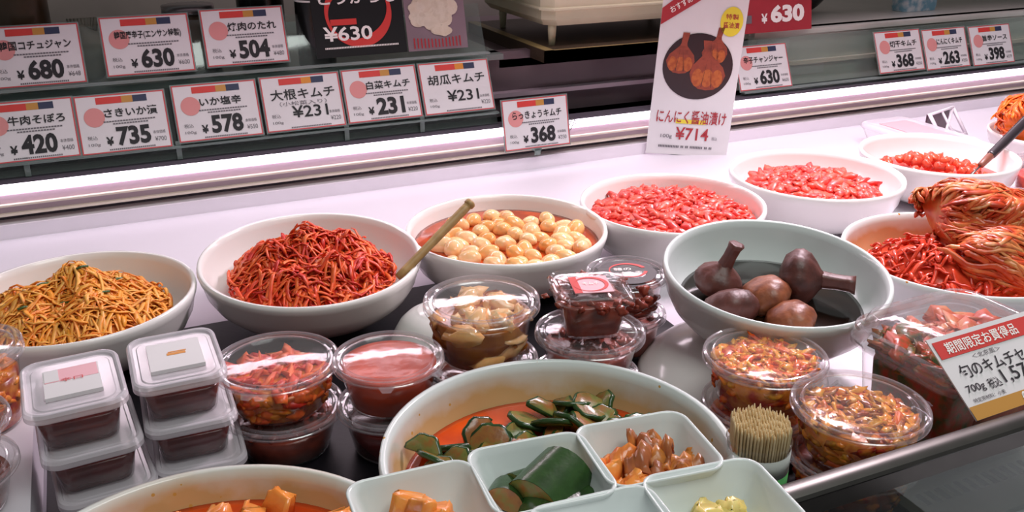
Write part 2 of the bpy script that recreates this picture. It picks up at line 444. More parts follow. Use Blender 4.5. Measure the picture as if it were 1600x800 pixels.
b.build('slots', M['slot'], t, False)

# unseen canopy added to shade the upper goods; also houses the lamp
t = thing('shading_canopy', 'added unseen canopy over the back of the case, carrying its lamp and shading the upper tags', 'canopy', (0, 0, 0))
b = MB(); b.box(-.75, 2.6, 1.25, 1.70, .545, .57); b.build('shading_panel', M['steel'], t, False)
for x in (-.74, 2.58):
    b = MB(); b.box(x, x + .015, 1.68, 1.70, 0, .545); b.build('post', M['steel'], t, False)

# ------------------------------------------------------------------ bowls
PROF = [(.0, .0), (.42, .0), (.45, .03), (.49, .05), (.64, .11), (.78, .23), (.885, .41), (.945, .60), (.97, .78), (.985, .84), (.998, .93), (.99, .995), (.972, 1.0), (.955, .985),
        (.94, .88), (.92, .74), (.87, .53), (.77, .34), (.62, .20), (.4, .13), (.2, .112), (0, .11)]
INNER = [(0, .11), (.2, .112), (.4, .13), (.62, .20), (.77, .34), (.87, .53), (.92, .74), (.94, .88), (.955, .985)]


def inner_r(f):
    for (r0, z0), (r1, z1) in zip(INNER, INNER[1:]):
        if z0 <= f <= z1: return r0 + (r1 - r0) * (f - z0) / (z1 - z0)
    return .955


BOWLS = {}


def bowl(key, x, y, z, r, h, label, m='porcelain', rot=(0, 0, 0), group=None):
    b = MB(); b.lathe([(a * r, c * h) for a, c in PROF], 72)
    o = b.build('serving_bowl', M[m], None, True, (x, y, z), rot)
    tag(o, label, 'bowl', group)
    BOWLS[key] = (Matrix.Translation((x, y, z)) @ Euler(rot).to_matrix().to_4x4(), r, h)
    return o


def fill(key, f, m, name, label, cat, amp=.0, nz=40, mound=0, kind='stuff'):
    """contents resting in the bowl: follows the inside wall, with a top surface at height fraction f"""
    mx, r, h = BOWLS[key]; rt = inner_r(f) * r - .0006
    b = MB(); seg = 72; rings = []
    for (a, c) in INNER:
        if c < f: rings.append([(max(a * r - .0006, .0005) * math.cos(2 * PI * i / seg), max(a * r - .0006, .0005) * math.sin(2 * PI * i / seg), c * h + .0008) for i in range(seg)])
    K = 22
    for k in range(K + 1):
        q = 1 - k / K; rr = max(rt * q, .0005)
        ring = []
        for i in range(seg):
            x, y = rr * math.cos(2 * PI * i / seg), rr * math.sin(2 * PI * i / seg)
            e = min(1, (1 - q) * 6)
            ring.append((x, y, f * h + mound * (1 - q * q) + amp * e * noise.noise(Vector((x * nz, y * nz, r)))))
        rings.append(ring)
    b.loft(rings, 0, None, True, True)
    o = b.build(name, m); o.matrix_world = mx
    tag(o, label, cat, None, kind)
    return o


bowl('b1', -.055, 1.075, 0.0, .130, .077, 'white round bowl of pale orange shredded squid at the far left', group='white bowls in the back row')
bowl('b2', .209, 1.068, .009, .134, .074, 'white round bowl of dark red spicy shreds with a bamboo stick in it', rot=(.060, .0, 0), group='white bowls in the back row')
bowl('b3', .470, 1.066, 0.0, .134, .080, 'white round bowl of whole pale garlic cloves in red-brown broth', group='white bowls in the back row')
bowl('b4', .727, 1.063, 0.0, .132, .080, 'white round bowl of finely chopped bright red food, directly below the tall garlic sign', group='white bowls in the back row')
bowl('b5', 1.005, 1.085, 0.0, .133, .080, 'white round bowl of smooth chopped red food below and right of the tall sign', group='white bowls in the back row')
bowl('b6', 1.268, 1.090, 0.0, .126, .080, 'white round bowl of red chunks with a black-handled spoon resting in it', group='white bowls in the back row')
bowl('b7', .640, .738, .044, .121, .078, 'white bowl of dark whole garlic bulbs propped up and leaning forward', 'porcelain_cool', (.10, -.02, 0))
bowl('b8', .95, .758, 0, .142, .080, 'white bowl holding a tall pile of whole cabbage kimchi at right', 'stain_kimchi')
bowl('b9', .294, .566, .0032, .143, .090, 'large white bowl of cucumber slices in red soup, front centre', 'stain_front')
bowl('b10', .012, .513, .0032, .150, .082, 'large white bowl of radish in orange soup, cut by the bottom edge', 'stain_front')
# upturned bowls used as stands
def upturned(x, y, r, h, label, z=0):
    b = MB(); b.lathe([(0, h), (.42 * r, h), (.45 * r, h * .97), (.5 * r, h * .94), (.64 * r, h * .83), (.78 * r, h * .66), (.89 * r, h * .42), (.96 * r, h * .18), (1.0 * r, h * .03), (.99 * r, 0), (.96 * r, 0), (.92 * r, h * .15), (.83 * r, h * .42), (.7 * r, h * .62), (.5 * r, h * .78), (0, h * .84)], 64)
    return tag(b.build('upturned_bowl', M['porcelain'], None, True, (x, y, z)), label, 'bowl')


upturned(.596, .735, .104, .044, 'white upturned bowl propping up the bowl of dark garlic bulbs')
upturned(.325, .925, .062, .050, 'small white upturned dish on black mat behind the container of whole garlic cloves')


# ------------------------------------------------------------------ foods in the bowls
def mound_h(x, y, R0, H, seed, rough=.35, nz=22):
    q = min(1, math.hypot(x, y) / R0)
    return H * (1 - q ** 2.2) * (1 + rough * 2 * noise.noise(Vector((x * nz, y * nz, seed))))


def strands(key, base_f, R0, H, N, m, name, label, cat, seed, rad=.0014, L=.05, wob=.012, off=(0, 0), flat=.6, lift=.004, sides=5, npts=8, curl=28):
    rnd = random.Random(seed); b = MB(); mx, r, h = BOWLS[key]; zb = base_f * h
    # solid core so the heap has no holes
    core = []
    for k in range(13):
        q = 1 - k / 12; rr = max(R0 * q, .0005)
        core.append([(off[0] + rr * math.cos(2 * PI * i / 48), off[1] + rr * math.sin(2 * PI * i / 48), zb - .004 + max(0, mound_h(rr * math.cos(2 * PI * i / 48), rr * math.sin(2 * PI * i / 48), R0, H, seed))) for i in range(48)])
    b.loft([[(off[0] + (x - off[0]) * .75, off[1] + (y - off[1]) * .75, zb - h * .10) for x, y, z in core[0]]] + core, 0, None, True, True)
    for _ in range(N):
        a = rnd.uniform(0, 2 * PI); q = math.sqrt(rnd.random()) * R0 * .98
        x, y = q * math.cos(a), q * math.sin(a); d = rnd.uniform(0, 2 * PI); l = L * rnd.uniform(.5, 1.2)
        pts = []; up = rnd.uniform(-.001, lift); kx = rnd.uniform(-1, 1) * curl; tilt = rnd.uniform(-.15, .25)
        rr = rad * rnd.uniform(.7, 1.5)
        for i in range(npts):
            s_ = (i / (npts - 1) - .5)
            dd = d + kx * s_ * l
            x += math.cos(dd) * l / npts; y += math.sin(dd) * l / npts
            qq = math.hypot(x, y)
            if qq > R0 * 1.04: x *= R0 * 1.04 / qq; y *= R0 * 1.04 / qq
            z = zb + max(0, mound_h(x, y, R0, H, seed)) + up + wob * .35 * noise.noise(Vector((x * 60, y * 60, _ * .7))) + tilt * .004 * math.sin(i)
            pts.append((off[0] + x, off[1] + y, z))
        b.tube(pts, [rr * (.5 if i in (0, npts - 1) else 1) for i in range(npts)], sides, 0, flat)
    o = b.build(name, m); o.matrix_world = mx
    tag(o, label, cat, None, 'stuff'); return o


def put(o, key): o.matrix_world = BOWLS[key][0] @ o.matrix_basis


strands('b1', .62, .100, .040, 950, M['squid_yellow'], 'shredded_squid', 'heap of pale orange shredded squid in the leftmost bowl', 'shredded squid', 3, rad=.0021, L=.07, wob=.026, off=(-.006, -.005), flat=.4, lift=.007)
b = MB(); rnd = random.Random(5)
for x, y in ((-.03, .0), (-.012, -.03), (.045, .01), (.03, -.04), (-.05, -.035), (.012, .0)):
    z = .62 * .077 + max(0, mound_h(x + .006, y + .005, .100, .040, 3)) + .009
    b.tube([(x - .006, y, z - .001), (x, y + .002, z), (x + .006, y + .003, z - .001)], .0026, 6, 0, .5)
o = b.build('green_onion_pieces', M['greens']); put(o, 'b1'); tag(o, 'dark green onion bits scattered on the pale orange shredded squid', 'onion bits', None, 'stuff')
strands('b2', .62, .095, .038, 850, M['squid_red'], 'spicy_shreds', 'heap of glossy dark red spicy shreds in the bowl with the bamboo stick', 'spicy shreds', 11, rad=.0024, L=.05, wob=.034, lift=.011, off=(.0, -.005), flat=.4, curl=60)


def chopped(key, f, R0, H, N, m, name, label, seed, size=.0085):
    rnd = random.Random(seed); b = MB(); mx, r, h = BOWLS[key]; zb = f * h; rings = []
    for k in range(15):
        q = 1 - k / 14; rr = max(R0 * q, .0005)
        rings.append([(rr * math.cos(2 * PI * i / 60), rr * math.sin(2 * PI * i / 60), zb + max(0, mound_h(rr * math.cos(2 * PI * i / 60), rr * math.sin(2 * PI * i / 60), R0, H, seed, .25, 30))) for i in range(60)])
    b.loft([[(x * .8, y * .8, zb - .01) for x, y, z in rings[0]]] + rings, 0, None, True, True)
    for _ in range(N):
        a = rnd.uniform(0, 2 * PI); q = math.sqrt(rnd.random()) * R0 * .97; x, y = q * math.cos(a), q * math.sin(a)
        s = size * rnd.uniform(.5, 1.25)
        b.blob((x, y, zb + max(0, mound_h(x, y, R0, H, seed, .25, 30)) + s * .15), (s * rnd.uniform(.8, 1.6), s * rnd.uniform(.5, .9), s * rnd.uniform(.35, .6)), rnd, .3, 0, Euler((rnd.uniform(-.5, .5), rnd.uniform(-.5, .5), rnd.uniform(0, 6))).to_matrix(), 2)
    o = b.build(name, m); o.matrix_world = mx; tag(o, label, 'chopped seafood', None, 'stuff')


chopped('b4', .72, .116, .014, 460, M['chopped'], 'chopped_red_food', 'finely chopped bright red food spread in the fourth bowl from the left', 21)
chopped('b5', .66, .100, .016, 330, M['chopped'], 'chopped_red_food', 'low mound of chopped orange-red food in the bowl right of the tall sign', 22, .0095)

# garlic cloves in broth
fill('b3', .74, M['broth'], 'red_brown_broth', 'glossy red-brown broth around the pale garlic cloves', 'broth', kind='stuff')
rnd = random.Random(8); mx, r, h = BOWLS['b3']; zb = .74 * h; pts = []
tries = 0
while len(pts) < 50 and tries < 8000:
    tries += 1
    a = rnd.uniform(0, 2 * PI); q = math.sqrt(rnd.random()) * .098
    x, y = q * math.cos(a) + .0, q * math.sin(a) - .012
    if math.hypot(x, y) < .104 and all(math.hypot(x - u, y - v) > .0205 for u, v in pts): pts.append((x, y))
protos = []
for k in range(5):
    b = MB(); rr = random.Random(40 + k)
    vs, fs = ICO[3]; out = []
    for v in vs:
        t_ = v.x; k_ = (1 - .28 * max(0, t_) ** 2) * (1 + .06 * noise.noise(v * 2 + Vector((k, 0, 0))))
        out.append((v.x * .0125 * (1.12 if t_ > 0 else 1), v.y * .0098 * k_, v.z * .0092 * k_ + .0015 * (v.x ** 2)))
    b.add(out, fs); me = b.build('garlic_clove', M['garlic']); protos.append(me)
for i, (x, y) in enumerate(pts):
    src = protos[i % 5]
    o = src if i < 5 else src.copy()
    if i >= 5: C.objects.link(o)
    s = rnd.uniform(1.05, 1.4)
    o.matrix_world = mx @ Matrix.Translation((x, y, zb + .002 + rnd.uniform(-.004, .003))) @ Euler((rnd.uniform(-.4, .4), rnd.uniform(-.5, .5), rnd.uniform(0, 6.28))).to_matrix().to_4x4() @ Matrix.Scale(s, 4)
    tag(o, 'pale garlic clove floating among others in the red-brown broth bowl', 'garlic clove', 'garlic cloves in the broth bowl')

# red chunks of the sixth bowl
rnd = random.Random(31); mx, r, h = BOWLS['b6']; zb = .52 * h
fill('b6', .52, M['chopped'], 'red_marinade', 'thick red marinade under the red chunks in the bowl with the spoon', 'marinade', amp=.003, mound=.004)
pts = []; tries = 0
while len(pts) < 46 and tries < 5000:
    tries += 1; a = rnd.uniform(0, 2 * PI); q = math.sqrt(rnd.random()) * .085; x, y = q * math.cos(a) - .008, q * math.sin(a)
    if all(math.hypot(x - u, y - v) > .0125 for u, v in pts): pts.append((x, y))
for i, (x, y) in enumerate(pts):
    b = MB(); s = rnd.uniform(.008, .012); b.blob((0, 0, 0), (s, s * .85, s * .75), rnd, .3, 0, None, 2)
    o = b.build('red_chunk', M['chunk']); o.matrix_world = mx @ Matrix.Translation((x, y, zb + .007 + .018 * max(0, 1 - (math.hypot(x + .02, y) / .075) ** 2)))
    tag(o, 'glossy red chunk lying among others in the bowl with the black-handled spoon', 'pickled chunk', 'red chunks in the spoon bowl')

# dark garlic bulbs in soy
fill('b7', .44, M['soy'], 'dark_soy_liquid', 'dark brown soy liquid around the garlic bulbs', 'soy liquid')


def bulb(x, y, z, s, rot, m, label, stem=.026):
    b = MB(); seg = 48; rings = []
    prof = [(0.01, -.72), (.35, -.74), (.75, -.55), (.97, -.15), (1.0, .15), (.86, .5), (.6, .76), (.36, .95), (.27, 1.1)]
    for a, c in prof:
        rings.append([(a * s * (1 + .07 * abs(math.cos(3.5 * t)) * (1 if a > .3 else 0)) * math.cos(t), a * s * (1 + .07 * abs(math.cos(3.5 * t)) * (1 if a > .3 else 0)) * math.sin(t), c * s * .82) for t in [2 * PI * i / seg for i in range(seg)]])
    b.loft(rings, 0, None, True, True)
    root = thing('garlic_bulb', label, 'garlic bulb', (0, 0, 0), group='dark garlic bulbs')
    b.build('bulb_body', m, root)
    b = MB(); z0 = .86 * s
    b.loft([[(rr * (1 + .08 * math.cos(5 * t)) * math.cos(t) + dx, rr * (1 + .08 * math.cos(5 * t)) * math.sin(t), zz) for t in [2 * PI * i / 20 for i in range(20)]] for rr, zz, dx in ((s * .31, z0, 0), (s * .27, z0 + stem * .4, .001), (s * .28, z0 + stem * .8, .002), (s * .33, z0 + stem, .003), (s * .2, z0 + stem, .003))], 0, None, False, True)
    b.build('stem', m, root)
    root.matrix_world = BOWLS['b7'][0] @ Matrix.Translation((x, y, z)) @ Euler(rot).to_matrix().to_4x4()
    return root


bulb(-.048, .034, .053, .026, (.1, .25, 0), M['bulb'], 'dark garlic bulb with thick stem pointing up, back left of its bowl')
bulb(-.064, -.012, .050, .0295, (2.6, .5, .5), M['bulb'], 'large round dark garlic bulb at the left of the garlic bowl')
bulb(-.012, -.002, .048, .027, (2.8, -.3, .3), M['bulb_tan'], 'reddish-brown garlic bulb in the middle of the garlic bowl')
bulb(-.016, -.050, .045, .026, (2.7, .1, 1.2), M['bulb_tan'], 'reddish-brown garlic bulb nearest the front rim of the garlic bowl')
bulb(.036, .004, .056, .031, (.25, 1.45, -.55), M['bulb'], 'dark garlic bulb lying on its side with stem to the right', .034)

# big cabbage kimchi
def kimchi_bundle(center, rx, ry, rz, yaw, N, name, label, seed, m, tiltv=(0, 0, 0), wid=(.0015, .0042), flat=.45):
    """folded cabbage: broad limp ribs running along the bundle, lying in overlapping folds"""
    rnd = random.Random(seed); b = MB(); so = seed * 3.7
    def lump(t, p): return 1 + .16 * noise.noise(Vector((t * 1.4, p * 1.6, so))) * 2 + .05 * math.sin(p * 5 + 2 * math.sin(t * 2 + so))
    vs, fs = ICO[3]; out = []
    def rad(t): return max(0, math.cos(t)) ** .55          # blunt ends, like folded leaves
    for v in vs:
        t = math.asin(max(-1, min(1, v.x))); p = math.atan2(v.z, v.y); k = lump(t, p) * .93; c_ = rad(t)
        out.append((math.sin(t) * rx * k, c_ * math.cos(p) * ry * k, c_ * math.sin(p) * rz * k))
    b.add(out, fs)
    for i in range(N):
        ph = rnd.uniform(-.35, PI + .35); t0 = rnd.uniform(-1.45, .7); t1 = t0 + rnd.uniform(.4, 1.3)
        sw = rnd.gauss(.5 * math.sin(ph * 2 + so), .45); lift = rnd.uniform(.97, 1.07); pts = []; amp = rnd.uniform(.02, .16); fr = rnd.uniform(3, 8)
        w_ = rnd.uniform(*wid)
        for k in range(12):
            t = t0 + (t1 - t0) * k / 11; t = max(-1.5, min(1.5, t)); p = ph + sw * math.sin(t * 1.6) + amp * math.sin(t * fr + i)
            l = lift * lump(t, p) + .04 * noise.noise(Vector((t * 4, p * 4, i * .31)))
            pts.append(Vector((rx * l * math.sin(t), ry * l * rad(t) * math.cos(p), rz * l * rad(t) * math.sin(p))))
        c = sum(pts, Vector()) / 12; up = Vector((c.x / rx ** 2, c.y / ry ** 2, c.z / rz ** 2)).normalized()
        b.tube(pts, [w_ * (.3 if k in (0, 11) else rnd.uniform(.8, 1.1)) for k in range(12)], 8, 0, flat, up)
    o = b.build(name, m); o.matrix_world = Matrix.Translation(center) @ Euler((tiltv[0], tiltv[1], yaw)).to_matrix().to_4x4()
    return tag(o, label, 'kimchi', None)


fill('b8', .5, M['kimchi_red'], 'kimchi_juice', 'red kimchi paste in the bottom of the cabbage kimchi bowl', 'kimchi paste', amp=.004)
kimchi_bundle((.998, .775, .106), .068, .058, .047, -.35, 560, 'cabbage_kimchi', 'upper folded bundle of orange-red cabbage kimchi, piled highest', 61, M['kimchi'], (0, .15, 0))
kimchi_bundle((.985, .715, .070), .080, .056, .040, -.50, 540, 'cabbage_kimchi', 'lower bundle of cabbage kimchi slumping over the front rim', 62, M['kimchi'], (.1, .25, 0))
strands('b8', .66, .090, .030, 260, M['kimchi_red'], 'red_kimchi_shreds', 'bright red kimchi shreds left of the cabbage bundles', 'kimchi shreds', 63, rad=.0028, L=.03, off=(-.034, .0), wob=.03, lift=.008, flat=.45)

# cucumber slices in red soup
fill('b9', .60, M['soup'], 'red_soup', 'orange-red oily soup around the cucumber slices', 'soup')


def cuke_slice(rnd, r=.017, th=.004, half=False):
    b = MB(); n = 24 if not half else 13; span = 2 * PI if not half else PI
    outer = [(r * (1 + .05 * math.sin(7 * a)) * math.cos(a), r * (1 + .05 * math.sin(7 * a)) * math.sin(a)) for a in [span * i / (n if not half else n - 1) for i in range(n)]]
    z = lambda x, y: .003 * noise.noise(Vector((x * 60, y * 60, r * 999)))
    top = [(x * .88, y * .88, th / 2 + z(x, y)) for x, y in outer]; t2 = [(x, y, th / 2 * .6 + z(x, y)) for x, y in outer]
    b2 = [(x, y, -th / 2 * .6 + z(x, y)) for x, y in outer]; bo = [(x * .88, y * .88, -th / 2 + z(x, y)) for x, y in outer]
    vs = bo + b2 + t2 + top; fs = []; mi = []
    for k in range(3):
        for i in range(n): fs.append((k * n + i, k * n + (i + 1) % n, (k + 1) * n + (i + 1) % n, (k + 1) * n + i))
    b.add(vs, fs, 0); base = len(b.v) - len(vs)
    b.f += [tuple(range(3 * n, 4 * n)), tuple(range(n))[::-1]]; b.m += [1, 1]
    return b


rnd = random.Random(77); mx, r, h = BOWLS['b9']; zb = .60 * h
pts = []; tries = 0
while len(pts) < 120 and tries < 9000:
    tries += 1; a = rnd.uniform(0, 2 * PI); q = math.sqrt(rnd.random()) * .114; x, y = q * math.cos(a), q * math.sin(a)
    if y > .074 + .5 * max(0, x) and x < .040: continue          # open soup at the back left
    if all(math.hypot(x - u, y - v) > .0120 for u, v in pts): pts.append((x, y))
protos = [cuke_slice(rnd, rnd.uniform(.015, .020), .005, k % 3 == 2).build('cucumber_slice', [M['cuke_skin'], M['cuke_flesh']]) for k in range(6)]
for i, (x, y) in enumerate(pts):
    src = protos[i % 6]; o = src if i < 6 else src.copy()
    if i >= 6: C.objects.link(o)
    o.matrix_world = mx @ Matrix.Translation((x, y, zb + .006 + rnd.uniform(-.001, .009))) @ Euler((rnd.uniform(-1.0, 1.0), rnd.uniform(-.7, .7), rnd.uniform(0, 6.28))).to_matrix().to_4x4()
    tag(o, 'dark-rimmed green cucumber slice among others in the red soup', 'cucumber slice', 'cucumber slices in the red soup')

# radish pieces in orange soup
fill('b10', .70, M['soup'], 'orange_soup', 'orange soup around the radish pieces, bottom edge of the photo', 'soup')


def wedge(rnd, s, m, name, skin=None):
    b = MB(); a = [s * rnd.uniform(.8, 1.15) for _ in range(8)]
    w_, d_, h_ = s * rnd.uniform(.8, 1.1), s * rnd.uniform(.6, .9), s * rnd.uniform(.45, .7)
    rings = []
    for z, k in ((-h_, .7), (-h_ * .8, .93), (h_ * .75, 1.0 * rnd.uniform(.8, 1)), (h_, .72)):
        rings.append([(x * k + rnd.uniform(-.10, .10) * s, y * k + rnd.uniform(-.10, .10) * s, z + rnd.uniform(-.14, .14) * s) for x, y in rrect(w_ * 1.7, d_ * 1.7, s * .3, 3)])
    b.loft(rings, 0, None, True, True)
    return b.build(name, m)


rnd = random.Random(91); mx, r, h = BOWLS['b10']; zb = .70 * h
pts = []; tries = 0
while len(pts) < 44 and tries < 5000:
    tries += 1; a = rnd.uniform(0, 2 * PI); q = math.sqrt(rnd.random()) * .122; x, y = q * math.cos(a), q * math.sin(a)
    if all(math.hypot(x - u, y - v) > .022 for u, v in pts): pts.append((x, y))
for x, y in pts:
    o = wedge(rnd, .0145, M['radish'], 'radish_piece')
    o.matrix_world = mx @ Matrix.Translation((x, y, zb + .004 + rnd.uniform(0, .006))) @ Euler((rnd.uniform(-.5, .5), rnd.uniform(-.5, .5), rnd.uniform(0, 6))).to_matrix().to_4x4()
    tag(o, 'orange radish piece floating with others in the orange soup', 'radish piece', 'radish pieces in the orange soup')

# bamboo stick leaning in the spicy shreds, spoon in the sixth bowl
t = thing('bamboo_stick', 'bamboo stick with a knotty end leaning out of the spicy red shreds', 'stick')
p0, p1 = Vector((.294, .985, .070)), Vector((.400, 1.018, .137)); d = p1 - p0
b = MB(); b.tube([p0 + d * k / 10 for k in range(11)], [.0052, .0053, .0055, .0054, .0054, .0055, .0056, .0056, .0057, .0057, .0054], 14); b.build('shaft', M['bamboo'], t)
b = MB(); b.tube([p0 + d * .965, p0 + d * .975, p0 + d * 1.01, p0 + d * 1.02], [.0056, .0068, .0068, .0056], 12); b.build('knot', M['bamboo'], t)
t = thing('serving_spoon', 'serving spoon with thick black handle resting on the rim of the sixth bowl', 'spoon')
a0, a1 = Vector((1.305, 1.035, .068)), Vector((1.53, 1.10, .150)); d = (a1 - a0)
b = MB(); b.tube([a0 - d * .18, a0 - d * .05, a0], [.0035, .002, .002], 8, 0, .6); b.blob(a0 - d * .24, (.02, .014, .006), random.Random(1), .02, 0, Matrix.Identity(3), 3); b.build('spoon_bowl', M['steel'], t)
b = MB(); b.tube([a0 - d * .01, a0, a0 + d * .12, a0 + d * .125], [.003, .0055, .0065, .006], 12); b.build('collar', M['wood_grip'], t)
b = MB(); b.tube([a0 + d * .12, a0 + d * .14, a0 + d * .6, a0 + d * .97, a0 + d], [.006, .0075, .0085, .0080, .005], 14); b.build('handle', M['spoon'], t)


# ------------------------------------------------------------------ clear containers
def contents(b, rt, rb, z0, z1, rnd, amp, N, size, mi=0, flat=.6, long=1.0, square=None):
    rings = []
    seg = 40
    for k, (rr, z) in enumerate(((rb * .9, z0), (rb, z0 + .002), (rt, z1))):
        if square: rings.append([(x * rr, y * rr, z) for x, y in rrect(1, square, .18, 9)])
        else: rings.append([(rr * math.cos(2 * PI * i / seg), rr * math.sin(2 * PI * i / seg), z) for i in range(seg)])
    for k in range(1, 9):
        q = 1 - k / 8
        rings.append([(x * max(q, .01), y * max(q, .01), z1 + amp * min(1, k / 2) * (.5 + noise.noise(Vector((x * q * 50, y * q * 50, rt * 77 + z1 * 99))))) for x, y, z in rings[2]])
    b.loft(rings, 0, None, True, True)
    for _ in range(N):
        a = rnd.uniform(0, 2 * PI); q = math.sqrt(rnd.random()) * (rt - size * .9)
        s = size * rnd.uniform(.6, 1.2)
        x, y = q * math.cos(a), q * math.sin(a) * (square or 1)
        b.blob((x, y, z1 + amp * .5 + s * .1), (s * long, s * .7, s * flat), rnd, .5, mi, Euler((rnd.uniform(-.6, .6), rnd.uniform(-.6, .6), rnd.uniform(0, 6))).to_matrix(), 2)


def round_tub(x, y, z, r, h, label, clabel, cmat, ccat='side dish', cname='side_dish', amp=.002, N=0, size=.006, fillf=.82, long=1.0, flat=.6, seed=1, group='round clear containers', tabs=(), mats2=None, wall_chunks=0, rotz=0):
    t = thing('round_container', label, 'container', (x, y, z), (0, 0, rotz), group)
    rb, rt = r * .72, r * .89
    b = MB(); b.lathe([(0, .001), (rb * .8, .0), (rb * .97, .001), (rb, .004), (rt * .97, h * .78), (rt, h * .80), (rt * 1.015, h * .86), (r * .97, h * .88), (r * .985, h * .9)], 56)
    b.build('tub', M['clear_body'], t)
    b = MB(); b.lathe([(r * .975, h * .84), (r * 1.0, h * .86), (r * 1.0, h * .885), (r * .985, h * .90), (r * .985, h * .93), (r * .995, h * .95), (r * .985, h * .985), (r * .96, h * 1.0), (r * .935, h * .99), (r * .915, h * .95)], 72, 1)
    b.lathe([(r * .915, h * .95), (r * .89, h * .935), (r * .85, h * .935)], 72, 0); b.lathe([(r * .85, h * .935), (r * .835, h * .975), (r * .815, h * .98), (r * .795, h * .945)], 72, 1); b.lathe([(r * .795, h * .945), (r * .6, h * .962), (r * .4, h * .974), (r * .2, h * .981), (.0001, h * .984)], 72, 0)
    for a in tabs:
        ca, sa = math.cos(a), math.sin(a)
        w_ = .0075; o1 = r * .985; o2 = r * 1.12
        b.add([(o1 * ca - w_ * sa, o1 * sa + w_ * ca, h * .90), (o1 * ca + w_ * sa, o1 * sa - w_ * ca, h * .90), (o2 * ca + w_ * .5 * sa, o2 * sa - w_ * .5 * ca, h * .86), (o2 * ca - w_ * .5 * sa, o2 * sa + w_ * .5 * ca, h * .86)], [(0, 1, 2, 3)], 1)
    b.build('lid', [M['clear_lid'], M['rim']], t, 'auto')
    rnd = random.Random(seed); b = MB(); zt = h * .78 * fillf
    rr = rb + (rt * .97 - rb) * fillf - .0008
    contents(b, rr, rb - .001, .0015, zt, rnd, amp, N, size, 1 if mats2 else 0, flat, long)
    if wall_chunks:
        for _ in range(wall_chunks):
            a = rnd.uniform(0, 2 * PI); k = rnd.uniform(.15, .95); q = rb + (rr - rb) * k - size * .35
            b.blob((q * math.cos(a), q * math.sin(a), .003 + (zt - .003) * k), (size * .7, size * rnd.uniform(.8, 1.9), size * rnd.uniform(.5, .9)), rnd, .35, 1 if mats2 and rnd.random() < .6 else 0, Euler((rnd.uniform(-.5, .5), 0, a)).to_matrix(), 2)
    o = b.build(cname, [cmat] + ([mats2] if mats2 else []), None, True, (x, y, z))
    tag(o, clabel, ccat, None, 'stuff')
    return t


def square_tub(x, y, z, w_, d_, h, label, clabel, cmat, sticker=None, yaw=0, seed=1, group='square clear containers', fillf=.8, amp=.0008, N=0, size=.008, cname='dark_red_sauce', ccat='sauce', lidm='frost', lip=1.0):
    t = thing('square_container', label, 'container', (x, y, z), (0, 0, yaw), group)
    k = d_ / w_
    def ring(s, zz, rad=.2): return [(px * s, py * s, zz) for px, py in rrect(w_, d_, w_ * rad, 7)]
    b = MB(); b.loft([ring(.66, .0), ring(.69, .0015), ring(.72, .005), ring(.83, h * .74), ring(.84, h * .80), ring(.95, h * .83), ring(.97, h * .84)], 0, None, True)
    b.build('tub', M['milky_body'] if lidm == 'frost' else M['clear_body'], t)
    b = MB(); b.loft([ring(.97 * lip, h * .80), ring(1.0, h * .83), ring(1.0, h * .93), ring(.97, h * .985), ring(.93, h), ring(.89, h * .985), ring(.87, h * .94), ring(.80, h * .94), ring(.775, h * .955)], 0, None, False, True)
    b.build('lid', M[lidm], t, 'auto')
    if sticker: sticker(t, h * .955 + .0005, w_, d_)
    rnd = random.Random(seed); b = MB()
    f0 = .70 * w_; f1 = (.72 + .11 * fillf) * w_ - .001
    contents(b, f1, f0 - .002, .0018, h * .74 * fillf + .001, rnd, amp, N, size, 0, square=k)
    # contents() scales a unit outline, so widths above are full widths
    o = b.build(cname, cmat, None, True, (x, y, z), (0, 0, yaw)); tag(o, clabel, ccat, None, 'stuff')
    return t


def sticker_pink(t, z, w_, d_):
    b = MB(); s = w_ * .55
    b.box(-s / 2, s / 2, -s * .62, s * .50, z, z + .0035, 0)
    b.box(-s / 2 + .001, s / 2 - .001, -.001, s * .5 - .001, z + .0035, z + .0038, 1); b.box(-s / 2 + .001, -s * .22, s * .0, s * .5 - .001, z + .0037, z + .004, 0)
    text(b, '辛口', -s * .2, s * .2, -.004, .002, 2)
    q = len(b.v)
    o = b.build('label_sticker', [M['paper'], M['pink'], M['red']], t, False)
    for v in o.data.vertices:
        if abs(v.co.y + .0008) < 1e-6: v.co = (v.co.x, v.co.z, z + .0042)
    o['label'] = 'white and pink paper sticker'


def sticker_white(t, z, w_, d_):
    b = MB(); s = w_ * .58
    b.box(-s / 2, s / 2, -s * .60, s * .55, z, z + .0035, 0)
    b.box(-s * .15, s * .2, -.002, .002, z + .0035, z + .0038, 1); b.box(-s * .12, s * .22, .003, .0045, z + .0035, z + .0038, 1)
    o = b.build('label_sticker', [M['paper'], M['orange']], t, False); o['label'] = 'white paper sticker with small orange print'


def flat_text(b, txt, x0, x1, y0, y1, z, mi, bold=0.01):
    tb = MB(); text(tb, txt, x0, x1, y0, y1, 0, 0, bold)
    b.add([(p[0], p[2], z) for p in tb.v], tb.f, mi)


def ring_logo(b, cx, cy, rx, ry, z, mi, a0=0, a1=2 * PI, t_=.16, n=40):
    vs = []
    for i in range(n + 1):
        a = a0 + (a1 - a0) * i / n; k = 1 - t_ * (.6 + .4 * math.sin(a + 1))
        vs += [(cx + rx * math.cos(a), cy + ry * math.sin(a), z), (cx + rx * k * math.cos(a), cy + ry * k * math.sin(a), z)]
    b.add(vs, [(2 * i, 2 * i + 2, 2 * i + 3, 2 * i + 1) for i in range(n)], mi)


